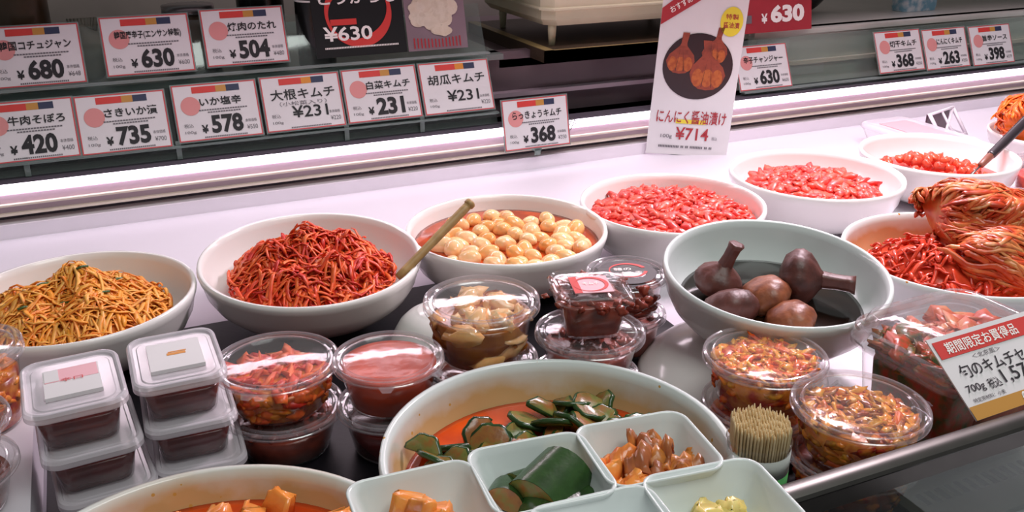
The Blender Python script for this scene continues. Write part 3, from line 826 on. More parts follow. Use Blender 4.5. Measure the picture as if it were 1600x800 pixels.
def sticker_red(t, z, w_, d_):
    b = MB(); s = w_ * .5
    b.box(-s / 2, s / 2, -s / 2, s / 2, z, z + .001, 0)
    ring_logo(b, 0, 0, s * .46, s * .44, z + .0014, 1, t_=.25); b.box(-s * .5, -s * .3, -s * .5, s * .5, z + .001, z + .0012, 1)
    flat_text(b, 'キムチ', -s * .2, s * .22, -s * .05, s * .14, z + .0016, 2)
    o = b.build('label_sticker', [M['pink'], M['red'], M['white_ink']], t, False); o['label'] = 'pale sticker with a red ring mark'


# square stacks at left: three and three
for k in range(3):
    pos = ['at the bottom', 'in the middle', 'on top'][k]
    square_tub(-.054 + .005 * (2 - k), .766 - .004 * (2 - k), .0034 + k * .0405, .078, .100, .044, 'milky-lidded square container of dark sauce %s of the left square stack' % pos,
               'dark red sauce in the square container %s of the left square stack' % pos, M['sauce'], sticker_pink if k == 2 else None, .10 - .02 * k, k + 1)
    square_tub(.028 + .004 * (2 - k), .776 - .004 * (2 - k), .0034 + k * .0405, .076, .100, .044, 'milky-lidded square container of dark sauce %s of the right square stack' % pos,
               'dark red sauce in the square container %s of the right square stack' % pos, M['sauce'], sticker_white if k == 2 else None, -.03 + .02 * k, k + 11)

# round stacks on the black mat
round_tub(.117, .790, .0034, .057, .047, 'round clear container under the one with red shreds, right of the square stacks', 'dark red shreds in the lower round container by the square stacks', M['mixed_dark'], N=40, seed=1)
round_tub(.115, .790, .0510, .058, .048, 'round clear container of red shreds topmost beside the square stacks', 'red and orange shreds in the top round container beside the square stacks', M['mixed'], N=70, size=.007, long=1.8, flat=.35, fillf=.8, seed=2, tabs=(-2.2, -2.0), wall_chunks=50, mats2=M['squid_red'])
round_tub(.211, .750, .0034, .052, .050, 'round clear container under the one of smooth red paste', 'dark red paste in the lower round container', M['sauce'], seed=3)
round_tub(.210, .749, .0540, .052, .048, 'round clear container full of smooth red-brown paste', 'smooth red-brown paste with wavy ridges', M['paste'], ccat='paste', cname='red_brown_paste', amp=.0015, fillf=1.06, seed=4, tabs=(-1.9, -.9))
round_tub(.316, .778, .0034, .057, .060, 'round clear container under the one of pale garlic', 'red-brown broth in the container under the garlic container', M['broth'], seed=5)
round_tub(.316, .778, .0640, .058, .064, 'round deep clear container of pale garlic cloves', 'pale garlic cloves in amber broth, packed in the deep container', mat('amber_broth', '#b0661c', .15, col2='#8e4414', nscale=40), ccat='pickled garlic', cname='packed_garlic', amp=.001, N=22, size=.0115, flat=.8, long=1.2, fillf=.93, seed=6, mats2=M['garlic'], wall_chunks=16)
round_tub(.408, .728, .0034, .055, .046, 'round clear container below another, under the square container with red ring sticker', 'dark red contents in the lowest container under the red ring sticker stack', M['mixed_dark'], N=30, seed=7)
round_tub(.410, .726, .0500, .055, .048, 'round clear container directly under the square container with red ring sticker', 'dark red contents in the middle container of the red ring sticker stack', M['mixed_dark'], N=40, seed=8)
square_tub(.410, .728, .0990, .076, .076, .047, 'square clear container with a red ring sticker on its lid', 'dark reddish meat pieces in the square container with red ring sticker', M['mixed_dark'], sticker_red, -.28, 9, N=40, size=.007, amp=.002, lidm='clear_lid', cname='dark_side_dish', ccat='side dish', fillf=.95)
round_tub(.515, .832, .0034, .047, .048, 'round clear container under the one with black red-ring label', 'dark contents in the lower container behind the red ring sticker stack', M['mixed_dark'], N=30, seed=12)
t5 = round_tub(.515, .832, .0520, .047, .048, 'round clear container with black label and red ring on its lid', 'dark red contents in the container with the black label', M['mixed_dark'], N=40, seed=13, wall_chunks=30)
b = MB(); disc_n = 40
b.add([(.033 * math.cos(2 * PI * i / 40), .033 * math.sin(2 * PI * i / 40), .0466) for i in range(40)], [tuple(range(40))], 0)
ring_logo(b, .002, .004, .022, .020, .0470, 1, .3, 6.0, .22); flat_text(b, '韓の', -.014, .006, .003, .011, .0472, 2); flat_text(b, 'キムチ', -.008, .016, -.008, .000, .0472, 2)
b.build('label_sticker', [M['black_card'], M['red'], M['white_ink']], t5, False, rot=(0, 0, -.3))

# right-hand round stacks on the white counter
round_tub(.536, .612, 0.0004, .057, .048, 'round clear container under another, beside the toothpick cup', 'red and orange vegetables in the lower round container by the toothpick cup', M['mixed'], N=50, seed=14, wall_chunks=50)
round_tub(.534, .612, .0500, .058, .050, 'round clear container of corn-speckled red relish behind the toothpick cup', 'orange-red relish with yellow bits behind the toothpick cup', M['mixed'], N=170, size=.0058, long=1.5, flat=.4, fillf=1.0, amp=.006, seed=15, wall_chunks=40, mats2=food('relish', ['#dc4a18', '#ee6a1e', '#f4b040', '#cc3c18', '#e8742a'], rough=.25, nmix=.5, sss=.2))
round_tub(.556, .512, 0.0004, .057, .048, 'round clear container under another, against the front glass', 'pinkish red vegetables in the lower container against the front glass', M['mixed_dark'], N=30, seed=16, wall_chunks=60, mats2=M['mixed'])
round_tub(.555, .511, .0490, .058, .049, 'round clear container of orange relish topmost against the front rail', 'orange relish with yellow and dark bits against the front rail', M['mixed'], N=150, size=.0062, long=1.5, flat=.4, fillf=.93, amp=.003, seed=17, wall_chunks=60, mats2=food('relish_dark', ['#cc5018', '#dc661e', '#eaa030', '#8a3818', '#d45c20'], rough=.25, nmix=.5, sss=.2), tabs=(-.3,))

# white riser block and containers at the far left
b = MB(); b.box(-.42, -.098, .55, .93, 0, .05)
tag(b.build('white_riser', M['counter'], smooth=False), 'white block carrying clear containers at the left edge', 'riser')
t_ = round_tub(-.140, .866, .0504, .047, .080, 'tall clear cup of orange pickles with dark sticks, cut by the left edge', 'orange and yellow pickles in the cup at the left edge', M['mixed'], N=50, fillf=.8, seed=18, mats2=M['radish'], wall_chunks=40)
round_tub(-.151, .735, .0504, .052, .040, 'round clear container lower of the pair on the white block', 'dark contents in the lower container on the white block', M['mixed_dark'], N=30, seed=19)
round_tub(-.150, .733, .0910, .052, .040, 'round clear container upper of the pair on the white block', 'brown green contents in the upper container on the white block', M['mixed_dark'], N=40, seed=20, mats2=M['greens'])

# big clear clamshell of assorted kimchi
t = thing('clamshell_box', 'large rectangular clear box of assorted kimchi behind the price card', 'container', (.703, .543, .0), (.0, 0, .03))
t.scale = (1, 1, 1.15)
W_, D_ = .156, .138
def rr_(s, z, rad=.17, dx=0): return [(px * s + dx, py * s, z) for px, py in rrect(W_, D_, W_ * rad, 7)]
b = MB(); b.loft([rr_(.74, .0005), rr_(.77, .003), rr_(.90, .075), rr_(.91, .082), rr_(1.0, .087), rr_(1.01, .090)], 0, None, True); b.build('tub', M['clear_body'], t)
b = MB(); b.loft([rr_(1.03, .086), rr_(1.035, .091), rr_(1.02, .093), rr_(1.02, .097), rr_(1.0, .102), rr_(.97, .104), rr_(.945, .099)], 1); b.loft([rr_(.945, .099), rr_(.925, .100), rr_(.905, .107), rr_(.885, .110)], 0); b.loft([rr_(.885, .110), rr_(.87, .112), rr_(.85, .111)], 1); b.loft([rr_(.85, .111), rr_(.83, .1105)], 0, None, False, True)
b.add([(-.075, .065, .095), (-.095, .079, .091), (-.060, .073, .093)], [(0, 1, 2)], 1)
b.build('lid', [M['clear_lid'], M['rim']], t, 'auto')
rnd = random.Random(123)
def heap(name, label, cat, m, regions, N, size, seed, long=1.35, flat=.28, zb=.080):
    rnd = random.Random(seed); b = MB()
    x0, x1, y0, y1 = regions
    rings = [[((x0 + x1) / 2 + px * s, (y0 + y1) / 2 + py * s, z) for px, py in rrect(x1 - x0, y1 - y0, .012, 5)] for s, z in ((.8, .002), (.84, .004), (.97, zb * .9), (.9, zb + .004), (.5, zb + .008), (.05, zb + .009))]
    b.loft(rings, 0, None, True, True)
    for _ in range(N):
        x, y = rnd.uniform(x0 + .004, x1 - .004), rnd.uniform(y0 + .004, y1 - .004); s = size * rnd.uniform(.6, 1.3)
        b.blob((x, y, zb + rnd.uniform(.003, .012)), (s * long, s * .95, s * flat), rnd, .5, 0, Euler((rnd.uniform(-.6, .6), rnd.uniform(-.5, .5), rnd.uniform(0, 6))).to_matrix(), 2)
    o = b.build(name, m, None, True, (.703, .543, 0), (0, 0, .03)); o.scale = (1, 1, 1.15); tag(o, label, cat, None, 'stuff')


heap('cucumber_kimchi', 'dark green cucumber kimchi in the left side of the big clear box', 'kimchi', food('cucumber_kimchi', ['#2c4420', '#42602e', '#c04022', '#4a5426', '#dc6428'], rough=.25, nmix=.5, sss=.1), (-.062, -.012, -.050, .050), 80, .012, 7)
heap('cabbage_kimchi_pieces', 'orange-red cabbage kimchi pieces in the right side of the big clear box', 'kimchi', M['kimchi'], (-.010, .062, -.050, .051), 130, .011, 8)

# crumpled clear film between the containers
b = MB(); n = 26; rnd = random.Random(4)
vs = []
for j in range(n):
    for i in range(n):
        x, y = .600 + .05 * i / (n - 1), .555 + .125 * j / (n - 1)
        vs.append((x, y, .012 + .026 * abs(noise.noise(Vector((x * 38, y * 38, 3)))) + .02 * abs(noise.noise(Vector((x * 90, y * 90, 8))))))
b.add(vs, [(j * n + i, j * n + i + 1, (j + 1) * n + i + 1, (j + 1) * n + i) for j in range(n - 1) for i in range(n - 1)])
tag(b.build('plastic_film', M['film'], smooth=False), 'crumpled clear plastic film beside the big clear box', 'plastic film')

# ------------------------------------------------------------------ sample dishes on a clear tray, toothpicks
t = thing('acrylic_stand', 'clear acrylic stand carrying the small square dishes', 'stand', (.235, .4, 0))
b = MB(); b.box(-.14, .152, -.055, .120, .1015, .1050); b.build('top_plate', M['acrylic'], t, False)
for sx, sy in ((-.135, -.05), (.148, -.05), (-.078, .018), (.151, .045)):
    b = MB(); b.box(sx - .002, sx + .002, sy - .003, sy + .003, 0.0002, .1015); b.build('leg', M['acrylic'], t, False)


def dish(x, y, yaw, label, w_=.088, d_=.078):
    b = MB(); h = .036
    def ring(s, z, rad=.16): return [(px * s, py * s, z) for px, py in rrect(w_, d_, w_ * rad, 6)]
    b.loft([ring(.50, 0), ring(.56, .001), ring(.62, .006), ring(.80, h * .5), ring(.95, h * .85), ring(1.0, h * .96), ring(1.0, h), ring(.975, h * 1.01), ring(.945, h * .98), ring(.90, h * .82), ring(.74, h * .45), ring(.58, .0065), ring(.45, .0045), ring(.1, .0042)], 0, None, True, True)
    o = b.build('sample_dish', M['porcelain_cool'], None, True, (x, y, .1053), (0, 0, yaw)); tag(o, label, 'dish', 'small square white sample dishes')
    return o


DA, DB, DC, DD, DE = (.151, .478), (.236, .479), (.318, .474), (.248, .404), (.330, .402)
dish(*DA, -.05, 'small square white dish of orange radish cubes, leftmost of the sample dishes')
dish(*DB, -.10, 'small square white dish of dark green cucumber chunks')
dish(*DC, -.12, 'small square white dish of brown cabbage kimchi')
dish(*DD, -.08, 'small square white dish cut by the bottom edge, between the radish and pale yellow dishes')
dish(*DE, -.12, 'small square white dish of pale yellow pieces, nearest the toothpicks')
rnd = random.Random(55)
zf = .1053 + .0045


def pieces(cx, cy, spots, s, m, name, label, cat, group, kind='wedge'):
    for dx, dy, dz in spots:
        o = wedge(rnd, s * rnd.uniform(.85, 1.15), m, name)
        o.matrix_world = Matrix.Translation((cx + dx, cy + dy, zf + dz)) @ Euler((rnd.uniform(-.5, .5), rnd.uniform(-.5, .5), rnd.uniform(0, 6))).to_matrix().to_4x4()
        tag(o, label, cat, group)


pieces(*DA, [(-.012, .008, .008), (.006, .012, .008), (.018, .0, .008), (-.002, -.008, .008), (-.018, -.012, .008), (.015, -.018, .008), (.0, .004, .020), (.012, -.004, .019), (-.012, -.002, .019), (.002, -.02, .010), (-.006, .012, .022), (.006, -.012, .021), (-.020, .006, .014), (.0, .0, .028)], .0108, M['radish'], 'radish_cube', 'orange pickled radish cube heaped with others in the leftmost sample dish', 'radish cube', 'radish cubes in the sample dish')


def cuke_chunk(x, y, z, L, rad, rot, label):
    """a quartered cucumber piece: curved dark skin, pale flat cut faces"""
    t = thing('cucumber_chunk', label, 'cucumber', (x, y, z), rot, 'cucumber chunks in the sample dish')
    n = 12; sk = [(rad * math.cos(PI * 1.05 * i / n - .1), rad * math.sin(PI * 1.05 * i / n - .1)) for i in range(n + 1)]
    b = MB(); vs = [(-L / 2, px, pz) for px, pz in sk] + [(L / 2, px, pz) for px, pz in sk]
    b.add(vs, [(i, i + 1, n + 2 + i, n + 1 + i) for i in range(n)]); b.build('skin', M['cuke_skin'], t)
    b = MB(); vs2 = [(a * .999, c * .985, e * .985) for a, c, e in vs]
    b.add(vs2, [tuple(range(n + 1)), tuple(range(n + 1, 2 * n + 2))[::-1], (0, n + 1, 2 * n + 1, n)]); b.build('flesh', M['cuke_flesh'], t, False)


cx, cy = DB
cuke_chunk(cx - .020, cy + .012, zf + .004, .022, .015, (.3, .2, .9), 'small cucumber chunk with cut face up, left of the sample dish of cucumber')
cuke_chunk(cx - .004, cy - .012, zf + .003, .026, .016, (-.5, .2, 1.4), 'cucumber chunk showing yellow flesh near the front of the cucumber dish')
cuke_chunk(cx + .010, cy + .004, zf + .008, .042, .024, (.1, -.1, .5), 'large dark green cucumber chunk in the middle of the cucumber dish')
cuke_chunk(cx + .016, cy - .016, zf + .002, .032, .016, (.9, .1, .3), 'dark cucumber chunk at the front right of the cucumber dish')
cuke_chunk(cx + .002, cy + .018, zf + .004, .030, .015, (.0, .1, .2), 'dark cucumber chunk at the back of the cucumber dish')
# brown kimchi leaves
cx, cy = DC; zf0 = zf; 
for i, (dx, dy, dz, L, ya, lb) in enumerate([(-.012, .006, .010, .046, .1, 'pale orange kimchi leaf at left of the brown kimchi dish'), (.004, .004, .020, .044, .9, 'brown crumpled kimchi leaf standing highest in its dish'),
        (.018, -.006, .016, .042, -.5, 'brown kimchi leaf at the right of its dish'), (-.002, -.014, .008, .050, -.25, 'orange kimchi stalk along the front of its dish')]):
    b = MB(); nn = 14; vs = []
    for j in range(nn):
        for k in range(nn):
            u, v = j / (nn - 1) - .5, k / (nn - 1) - .5
            e = 1.25 - .35 * abs(u) - .2 * noise.noise(Vector((u * 6, i, 0)))
            vs.append((u * L, v * L * .62 * e, .004 * math.sin(v * 9 + i) + .022 * noise.noise(Vector((u * 5, v * 5, i * 7))) - .012 * u * u * 4 * .5))
    fs = [(j * nn + k, j * nn + k + 1, (j + 1) * nn + k + 1, (j + 1) * nn + k) for j in range(nn - 1) for k in range(nn - 1)]
    b.add(vs, fs); o = b.build('kimchi_leaf', M['brown_leaf'] if i in (1, 2) else M['radish'], None, True, (cx + dx, cy + dy, zf + dz), (rnd.uniform(-.3, .3), rnd.uniform(-.2, .2), ya))
    md = o.modifiers.new('thick', 'SOLIDIFY'); md.thickness = .003
    tag(o, lb, 'kimchi', 'kimchi leaves in the sample dish')
pieces(*DE, [(-.010, .006, .006), (.004, .010, .006), (.014, -.002, .006), (-.004, -.006, .006), (.006, -.014, .006), (-.016, -.012, .006), (.002, .002, .017), (-.008, .004, .016), (.010, .006, .016), (.018, .010, .010), (-.004, .014, .014), (.004, -.010, .016)], .0105, M['pale'], 'pale_radish_piece', 'pale yellow pickled radish piece with others in the dish nearest the toothpicks', 'radish piece', 'pale yellow pieces in the sample dish')

# toothpick cup
tx, ty, tr = .4385, .498, .0245
t = thing('toothpick_cup', 'clear cup with green band holding a dense bundle of toothpicks', 'cup', (tx, ty, 0.0004))
b = MB(); b.lathe([(0, .001), (tr * .9, 0), (tr * .97, .003), (tr * 1.02, .099), (tr * 1.06, .101), (tr * 1.02, .1025)], 40); b.build('cup_wall', M['clear_body'], t)
b = MB(); b.lathe([(tr * 1.0, .052), (tr * 1.015, .052), (tr * 1.025, .076), (tr * 1.01, .076)], 40); b.build('green_band', M['green_label'], t)
b = MB(); b.lathe([(tr * 1.01, .0762), (tr * 1.025, .0762), (tr * 1.03, .094), (tr * 1.015, .094)], 40); b.build('white_band', clear('milky_band', haze=.55, hazecol='#e8ece8'), t)
b = MB(); rnd = random.Random(66)
for i in range(-9, 10):
    for j in range(-10, 11):
        x = (i + .5 * (j % 2)) * .00265; y = j * .0023
        if math.hypot(x, y) < tr * .93:
            x += rnd.uniform(-.0003, .0003); y += rnd.uniform(-.0003, .0003); z1 = .117 + rnd.uniform(-.0015, .002)
            x2, y2 = x * 1.04, y * 1.04
            b.tube([(tx + x * .9, ty + y * .9, .045), (tx + x2, ty + y2, z1 - .003), (tx + x2, ty + y2, z1)], [.00105, .00105, .0003], 5)
b.build('toothpicks', M['pick'])
o = bpy.data.objects['toothpicks']; tag(o, 'dense bundle of wooden toothpicks standing in the green-banded cup', 'toothpicks', None, 'stuff')

# ------------------------------------------------------------------ things at the far right of the back row
b = MB(); rnd = random.Random(99)
t = thing('lidded_box', 'clear box with pink label behind the sixth bowl', 'container', (1.455, 1.300, 0), (0, 0, 0))
def r2(s, z): return [(px * s, py * s, z) for px, py in rrect(.115, .22, .02, 5)]
b = MB(); b.loft([r2(.8, .001), r2(.84, .004), r2(.97, .032), r2(1.0, .034)], 0, None, True); b.build('tub', M['clear_body'], t)
b = MB(); b.loft([r2(1.0, .034), r2(1.02, .036), r2(1.0, .042), r2(.93, .046), r2(.9, .044)], 0, None, False, True); b.build('lid', M['frost'], t)
b = MB(); b.box(-.035, .035, -.08, .075, .0445, .0455); b.build('label_sticker', M['pink'], t, False)
t = thing('wire_rack', 'small white framed rack leaning behind the lidded box', 'rack', (1.600, 1.365, 0.0), (0, 0, .3))
t.scale = (1, 1, .72)
b = MB()
for x in (-.05, .05):
    b.tube([(x, -.02, .0), (x, .02, .075)], .004, 8)
for z in (.004, .072): b.tube([(-.05, -.02 + z * .53, z), (.05, -.02 + z * .53, z)], .004, 8)
b.tube([(-.05, -.018, .004), (.05, .018, .072)], .003, 8); b.tube([(0, -.02, .004), (0, .018, .072)], .003, 8)
b.build('white_frame', M['ledge'], t)
b = MB(); b.box(-.048, .048, .022, .026, 0.0, .07); b.build('dark_panel', mat('brown_grey_panel', '#6b4a58', .3, noise_amt=.3), t, False)
bowl('b11', 1.625, 1.155, 0, .108, .06, 'white bowl under the orange kimchi pile at the far right edge', 'porcelain')
kimchi_bundle((1.620, 1.155, .072), .100, .085, .066, .3, 260, 'cabbage_kimchi', 'bright orange kimchi pile at the far right edge', 71, food('orange_kimchi', ['#e0581a', '#f07a20', '#cc4018', '#ee9440'], rough=.3), (0, 0, 0))
round_tub(1.20, .885, 0.0004, .052, .075, 'round clear container with bright lid behind the cabbage kimchi pile', 'pale red contents under the bright lid behind the cabbage kimchi', M['mixed'], N=20, seed=31)
round_tub(1.42, 1.00, 0.0004, .055, .070, 'round clear container half cut by the right edge below the spoon handle', 'pale pink contents in the container below the spoon handle', M['chopped'], N=20, seed=32)


# ------------------------------------------------------------------ price tags
def price_tag(x, y, z, name, price, label, tilt=24, w_=.130, h_=.090, dot=True, sub=None, name2=False, size=1.0, yaw=0, roll=0):
    t = thing('price_tag', label, 'price tag', (x, y, z), (R(-tilt), R(roll), R(yaw)), 'price tags on the clear rail')
    b = MB(); b.box(-w_ / 2 - .002, w_ / 2 + .002, 0, .0012, -.002, h_ + .002); b.build('clear_sleeve', M['acrylic_edge'], t, False)
    b = MB(); b.box(-w_ / 2, w_ / 2, -.0005, 0, 0, h_); b.build('card', M['paper'], t, False)
    b = MB(); frame(b, -w_ / 2, w_ / 2, 0, h_, .0018); b.build('red_border', M['red_border'], t, False)
    W, H = w_, h_
    b = MB(); x0, x1 = -W * .27, W * .30; z0, z1 = H * .84, H * .955
    rect(b, x0, x0 + (x1 - x0) * .5, z0, z1, -.0008, 0); rect(b, x0 + (x1 - x0) * .5, x0 + (x1 - x0) * .72, z0, z1, -.0008, 1); rect(b, x0 + (x1 - x0) * .72, x1, z0, z1, -.0008, 2)
    b.build('colour_banner', [M['red'], M['orange'] if not dot else M['gold'], M['navy']], t, False)
    if dot:
        b = MB(); disc(b, -W * .31, H * .62, W * .115, W * .115, -.0008); b.build('pink_circle', M['pink_dot'], t, False)
    b = MB()
    if not dot: text(b, name, -W * .40, W * .42, H * .56, H * .76, 0, -.0012, .012)
    else: text(b, name, -W * .36 if len(name) > 7 else -W * .20, W * .40 if len(name) > 4 else W * .30, H * .60, H * .755, 0, -.0012, .018)
    b.build('product_name', M['ink'], t, False)
    b = MB()
    if not dot: text(b, '¥' + price, -W * .16, W * .30, H * .22, H * .44, 0, -.0012, .012)
    else:
        text(b, '¥', -W * .22, -W * .14, H * .12, H * .27, 0, -.0012, .03); text(b, price, -W * .10, W * .28, H * .10, H * .43, 0, -.0012, .04)
    b.build('price_figures', M['ink'], t, False)
    b = MB()
    if dot:
        for zz, a, c in ((.52, -.22, .36), (.475, -.12, .26)):
            k = -W * .0 + a * W
            while k < c * W: rect(b, k, k + .0032, H * zz, H * (zz + .022), -.001); k += .0040
    if sub: text(b, sub, -W * .30, W * .30, H * .45, H * .53, 0, -.001)
    text(b, '100g', -W * .42, -W * .29, H * .12, H * .18, 0, -.001); text(b, '税込', -W * .42, -W * .31, H * .24, H * .31, 0, -.001)
    text(b, '本体価格', W * .31, W * .45, H * .25, H * .31, 0, -.001); text(b, '¥' + str(int(round(int(price) / 1.05))), W * .32, W * .45, H * .12, H * .20, 0, -.001)
    k = -W * .2
    while k < W * .3: rect(b, k, k + .002, H * .035, H * .06, -.001); k += .0028
    b.build('small_print', M['grey_ink'], t, False)
    return t


Y1 = 1.53
for x, z, nm, pr, lb, dot, sub in [
    (-.099, .113, '牛肉そぼろ', '420', 'price tag of meat mince reading 420, lower row, cut by the left edge', True, None),
    (.034, .112, 'さきいか漬', '735', 'price tag of shredded squid reading 735, second in the lower row', True, None),
    (.176, .116, 'いか塩辛', '578', 'price tag of salted squid reading 578, below the upper tag of 504', True, None),
    (.314, .117, '大根キムチ', '231', 'white price tag of radish kimchi reading 231 with a small bracketed line', False, '（小松菜入り）'),
    (.450, .118, '白菜キムチ', '231', 'price tag reading 231 with pink circle, between two without circles', True, None),
    (.587, .118, '胡瓜キムチ', '231', 'white price tag of cucumber kimchi reading 231, rightmost of the left group', False, None),
    (1.258, .099, '辛子チャンジャー', '630', 'price tag reading 630 just right of the tall garlic sign', True, None),
    (1.626, .104, '切干キムチ', '368', 'price tag reading 368, leftmost of the three small ones at right', True, None),
    (1.765, .100, 'にんにくキムチ', '263', 'price tag reading 263, middle of the three small ones at right', True, None),
    (1.908, .098, '旨辛ソース', '398', 'price tag reading 398, rightmost of all the tags', True, None)]:
    price_tag(x, Y1, z, nm, pr, lb, 24, dot=dot, sub=sub)
price_tag(.7255, 1.500, .0445, 'らっきょうキムチ', '368', 'price tag reading 368 hanging lower across the light tube', 13)
Y2 = 1.578
price_tag(-.073, Y2, .214, '韓国コチュジャン', '680', 'dim price tag reading 680, upper row at the left edge', 20)
price_tag(.088, Y2, .219, '韓国唐辛子(エンサン特製)', '630', 'dim price tag reading 630, upper row between 680 and 504', 20)
price_tag(.238, Y2, .222, '焼肉のたれ', '504', 'dim price tag reading 504, upper row beside the black bottle', 20)

# clear rails that carry the tags
def sloped(name, x0, x1, y0, z0, z1, tilt, m, label, cat):
    t = thing(name, label, cat, (0, 0, 0)); L = (z1 - z0) / math.cos(R(tilt)); dy = math.tan(R(tilt))
    b = MB(); e = .003
    b.loft([[(x, y0, z0), (x, y0 + e, z0), (x, y0 + e + (z1 - z0) * dy, z1), (x, y0 + (z1 - z0) * dy, z1)] for x in (x0, x1)], 0, None, True, True)
    b.build('panel', m, t, False)
    return t


t = sloped('tag_rail', -.40, .66, 1.5345, .089, .29, 24, M['acrylic'], 'clear acrylic rail carrying the price tags on the left', 'acrylic rail')
for zz, yy in ((.108, 1.527), (.2085, 1.568)):
    b = MB(); b.box(-.40, .66, yy, yy + .012, zz, zz + .003); b.build('ledge', M['acrylic_edge'], t, False)
for x in (-.11, .108, .38, .515):
    b = MB(); b.box(x - .004, x + .004, 1.531, 1.5345, .089, .118); b.build('clip', M['acrylic_edge'], t, False)
t = sloped('tag_rail', 1.20, 2.3, 1.5345, .089, .19, 24, M['acrylic'], 'clear acrylic rail carrying the price tags on the right', 'acrylic rail')
b = MB(); b.box(1.20, 2.3, 1.525, 1.537, .094, .097); b.build('ledge', M['acrylic_edge'], t, False)
t = thing('tag_clip', 'small clear clip holding the low 368 tag over the light tube', 'clip', (.7255, 1.503, .030))
b = MB(); b.box(-.008, .008, -.001, .020, .008, .012); b.box(-.006, .006, -.001, .001, .0, .016); b.build('clip_body', M['acrylic_edge'], t, False)
# wire twist next to the 368 tag
b = MB()
for k in range(3): b.tube([(.80 + .008 * math.cos(a + k), 1.512 + .002 * k, .075 + .012 * math.sin(a * 1.3 + k)) for a in [i * .4 for i in range(12)]], .0008, 5)
tag(b.build('wire_tie', M['steel']), 'twisted thin wire at the right corner of the low 368 tag', 'wire')

# ------------------------------------------------------------------ tall garlic sign standing behind the bowls
t = thing('garlic_sign', 'tall white sign with a picture of brown garlic and price 714', 'sign', (1.032, 1.474, .0), (R(-1), R(3.5), R(-24.15)))
W, H = .158, .36
b = MB(); b.box(-W / 2, W / 2, 0, .0015, 0, H); b.build('card', M['paper'], t, False)
b = MB(); disc(b, 0, .172, .066, .062, -.001, 0, 48); b.build('plate_picture', M['plate'], t, False)
b = MB(); rnd = random.Random(3)
def pic_bulb(cx, cz, s, stem, lean=0, y=-.0014):
    prof = [(0, -.92), (.45, -.86), (.85, -.5), (1.0, -.05), (.85, .4), (.5, .75), (.26, 1.0), (.2, 1.2)]
    pr = [(a * s, c * s) for a, c in prof] + [(s * .24, s * 1.1 + stem)]
    pts = [(cx + a + lean * max(0, c / s), y, cz + c) for a, c in pr] + [(cx - a + lean * max(0, c / s), y, cz + c) for a, c in pr[::-1]]
    for q in range(len(pr) - 1):
        a, b_, c_, d_ = pts[q], pts[q + 1], pts[-2 - q], pts[-1 - q]
        b.add([a, b_, c_, d_], [(0, 1, 2, 3)], 0)
    for k, w_ in ((-.55, .3), (0, .34), (.55, .3)):
        disc(b, cx + k * s, cz - s * .25, s * w_, s * .5, y - .0001, 2, 20)
    for k in (-.28, .28): b.add([(cx + k * s - .0005, y - .0002, cz - s * .75), (cx + k * s + .0005, y - .0002, cz - s * .75), (cx + k * s * .3, y - .0002, cz + s * .9)], [(0, 1, 2)], 1)
pic_bulb(.028, .200, .024, .020, .004, -.0012); pic_bulb(-.034, .182, .027, .022, .003, -.0016); pic_bulb(.020, .160, .034, .024, -.004, -.0020)
b.build('garlic_picture', [M['fruit'], M['plate'], mat('orange_brown_print', '#b8622e', .5, col2='#a04a24', nscale=120)], t, False)
b = MB(); text(b, 'にんにく醤油漬け', -.066, .068, .062, .088, 0, -.0014, .01); text(b, '¥714', -.026, .038, .030, .055, 0, -.0014, .012)
b.build('red_lettering', M['deep_red'], t, False)
b = MB(); rect(b, -.028, .03, .062, .070, -.0010); b.build('yellow_underline', M['yellow'], t, False)
b = MB(); text(b, '100g', -.054, -.032, .031, .040, 0, -.0012); text(b, '税込', .045, .056, .032, .039, 0, -.0012)
k = -.056
while k < .05: rect(b, k, k + .0022, .014, .0185, -.0012); k += .0031 if int(k * 1000) % 9 else .006
b.build('small_print', M['grey_ink'], t, False)
b = MB(); disc(b, .052, .258, .021, .027, -.0012); b.build('yellow_sticker', M['yellow'], t, False)
b = MB(); text(b, '特製', .040, .064, .262, .272, 0, -.0016, .01); text(b, '醤油漬', .037, .067, .246, .257, 0, -.0016, .01); b.build('sticker_lettering', M['deep_red'], t, False)
b = MB(); b.add([(-W / 2, -.0010, .245), (-W / 2, -.0010, .275), (-.02, -.0010, .325), (-.0, -.0010, .300)], [(0, 3, 2, 1)]); b.build('red_corner_ribbon', M['deep_red'], t, False)
b = MB(); tb = MB(); text(tb, 'おすすめ', -.022, .022, -.006, .006, 0, -.0014, .01)
rm = Matrix.Translation((-.045, 0, .284)) @ Matrix.Rotation(-R(33), 4, 'Y'); b.add(tb.v, tb.f, 0, rm); b.build('ribbon_lettering', M['white_ink'], t, False)
b = MB(); b.box(-.03, .03, .0015, .03, 0, .003); b.box(-.03, .03, .0015, .004, 0, .05); b.build('foot_clip', M['acrylic_edge'], t, False)

# black pepper sign with photo card
t = thing('black_sign', 'black sign with a red ring reading 630 in the upper row', 'sign', (.4285, 1.575, .222), (R(-14), 0, 0))
W, H = .158, .17
b = MB(); b.box(-W / 2, W / 2, 0, .0015, 0, H); b.build('card', M['black_card'], t, False)
b = MB(); vs = []
for i in range(49):
    a = R(-215) + R(260) * i / 48 if False else R(150) + R(250) * i / 48; r1, r0 = .058, .047 + .006 * math.sin(i / 6)
    vs += [(r1 * math.cos(a), -.001, .072 + r1 * math.sin(a)), (r0 * math.cos(a), -.001, .072 + r0 * math.sin(a))]
b.add(vs, [(2 * i, 2 * i + 1, 2 * i + 3, 2 * i + 2) for i in range(48)]); rect(b, -.05, -.005, .052, .062, -.001); b.build('red_ring', M['red'], t, False)
b = MB(); text(b, 'とうがらし', -.066, .070, .086, .110, 0, -.0014, .02); text(b, '¥630', -.064, .020, .026, .050, 0, -.0014, .02)
k = -.064
while k < .062: rect(b, k, k + .0018, .0135, .0165, -.0014); k += .0028
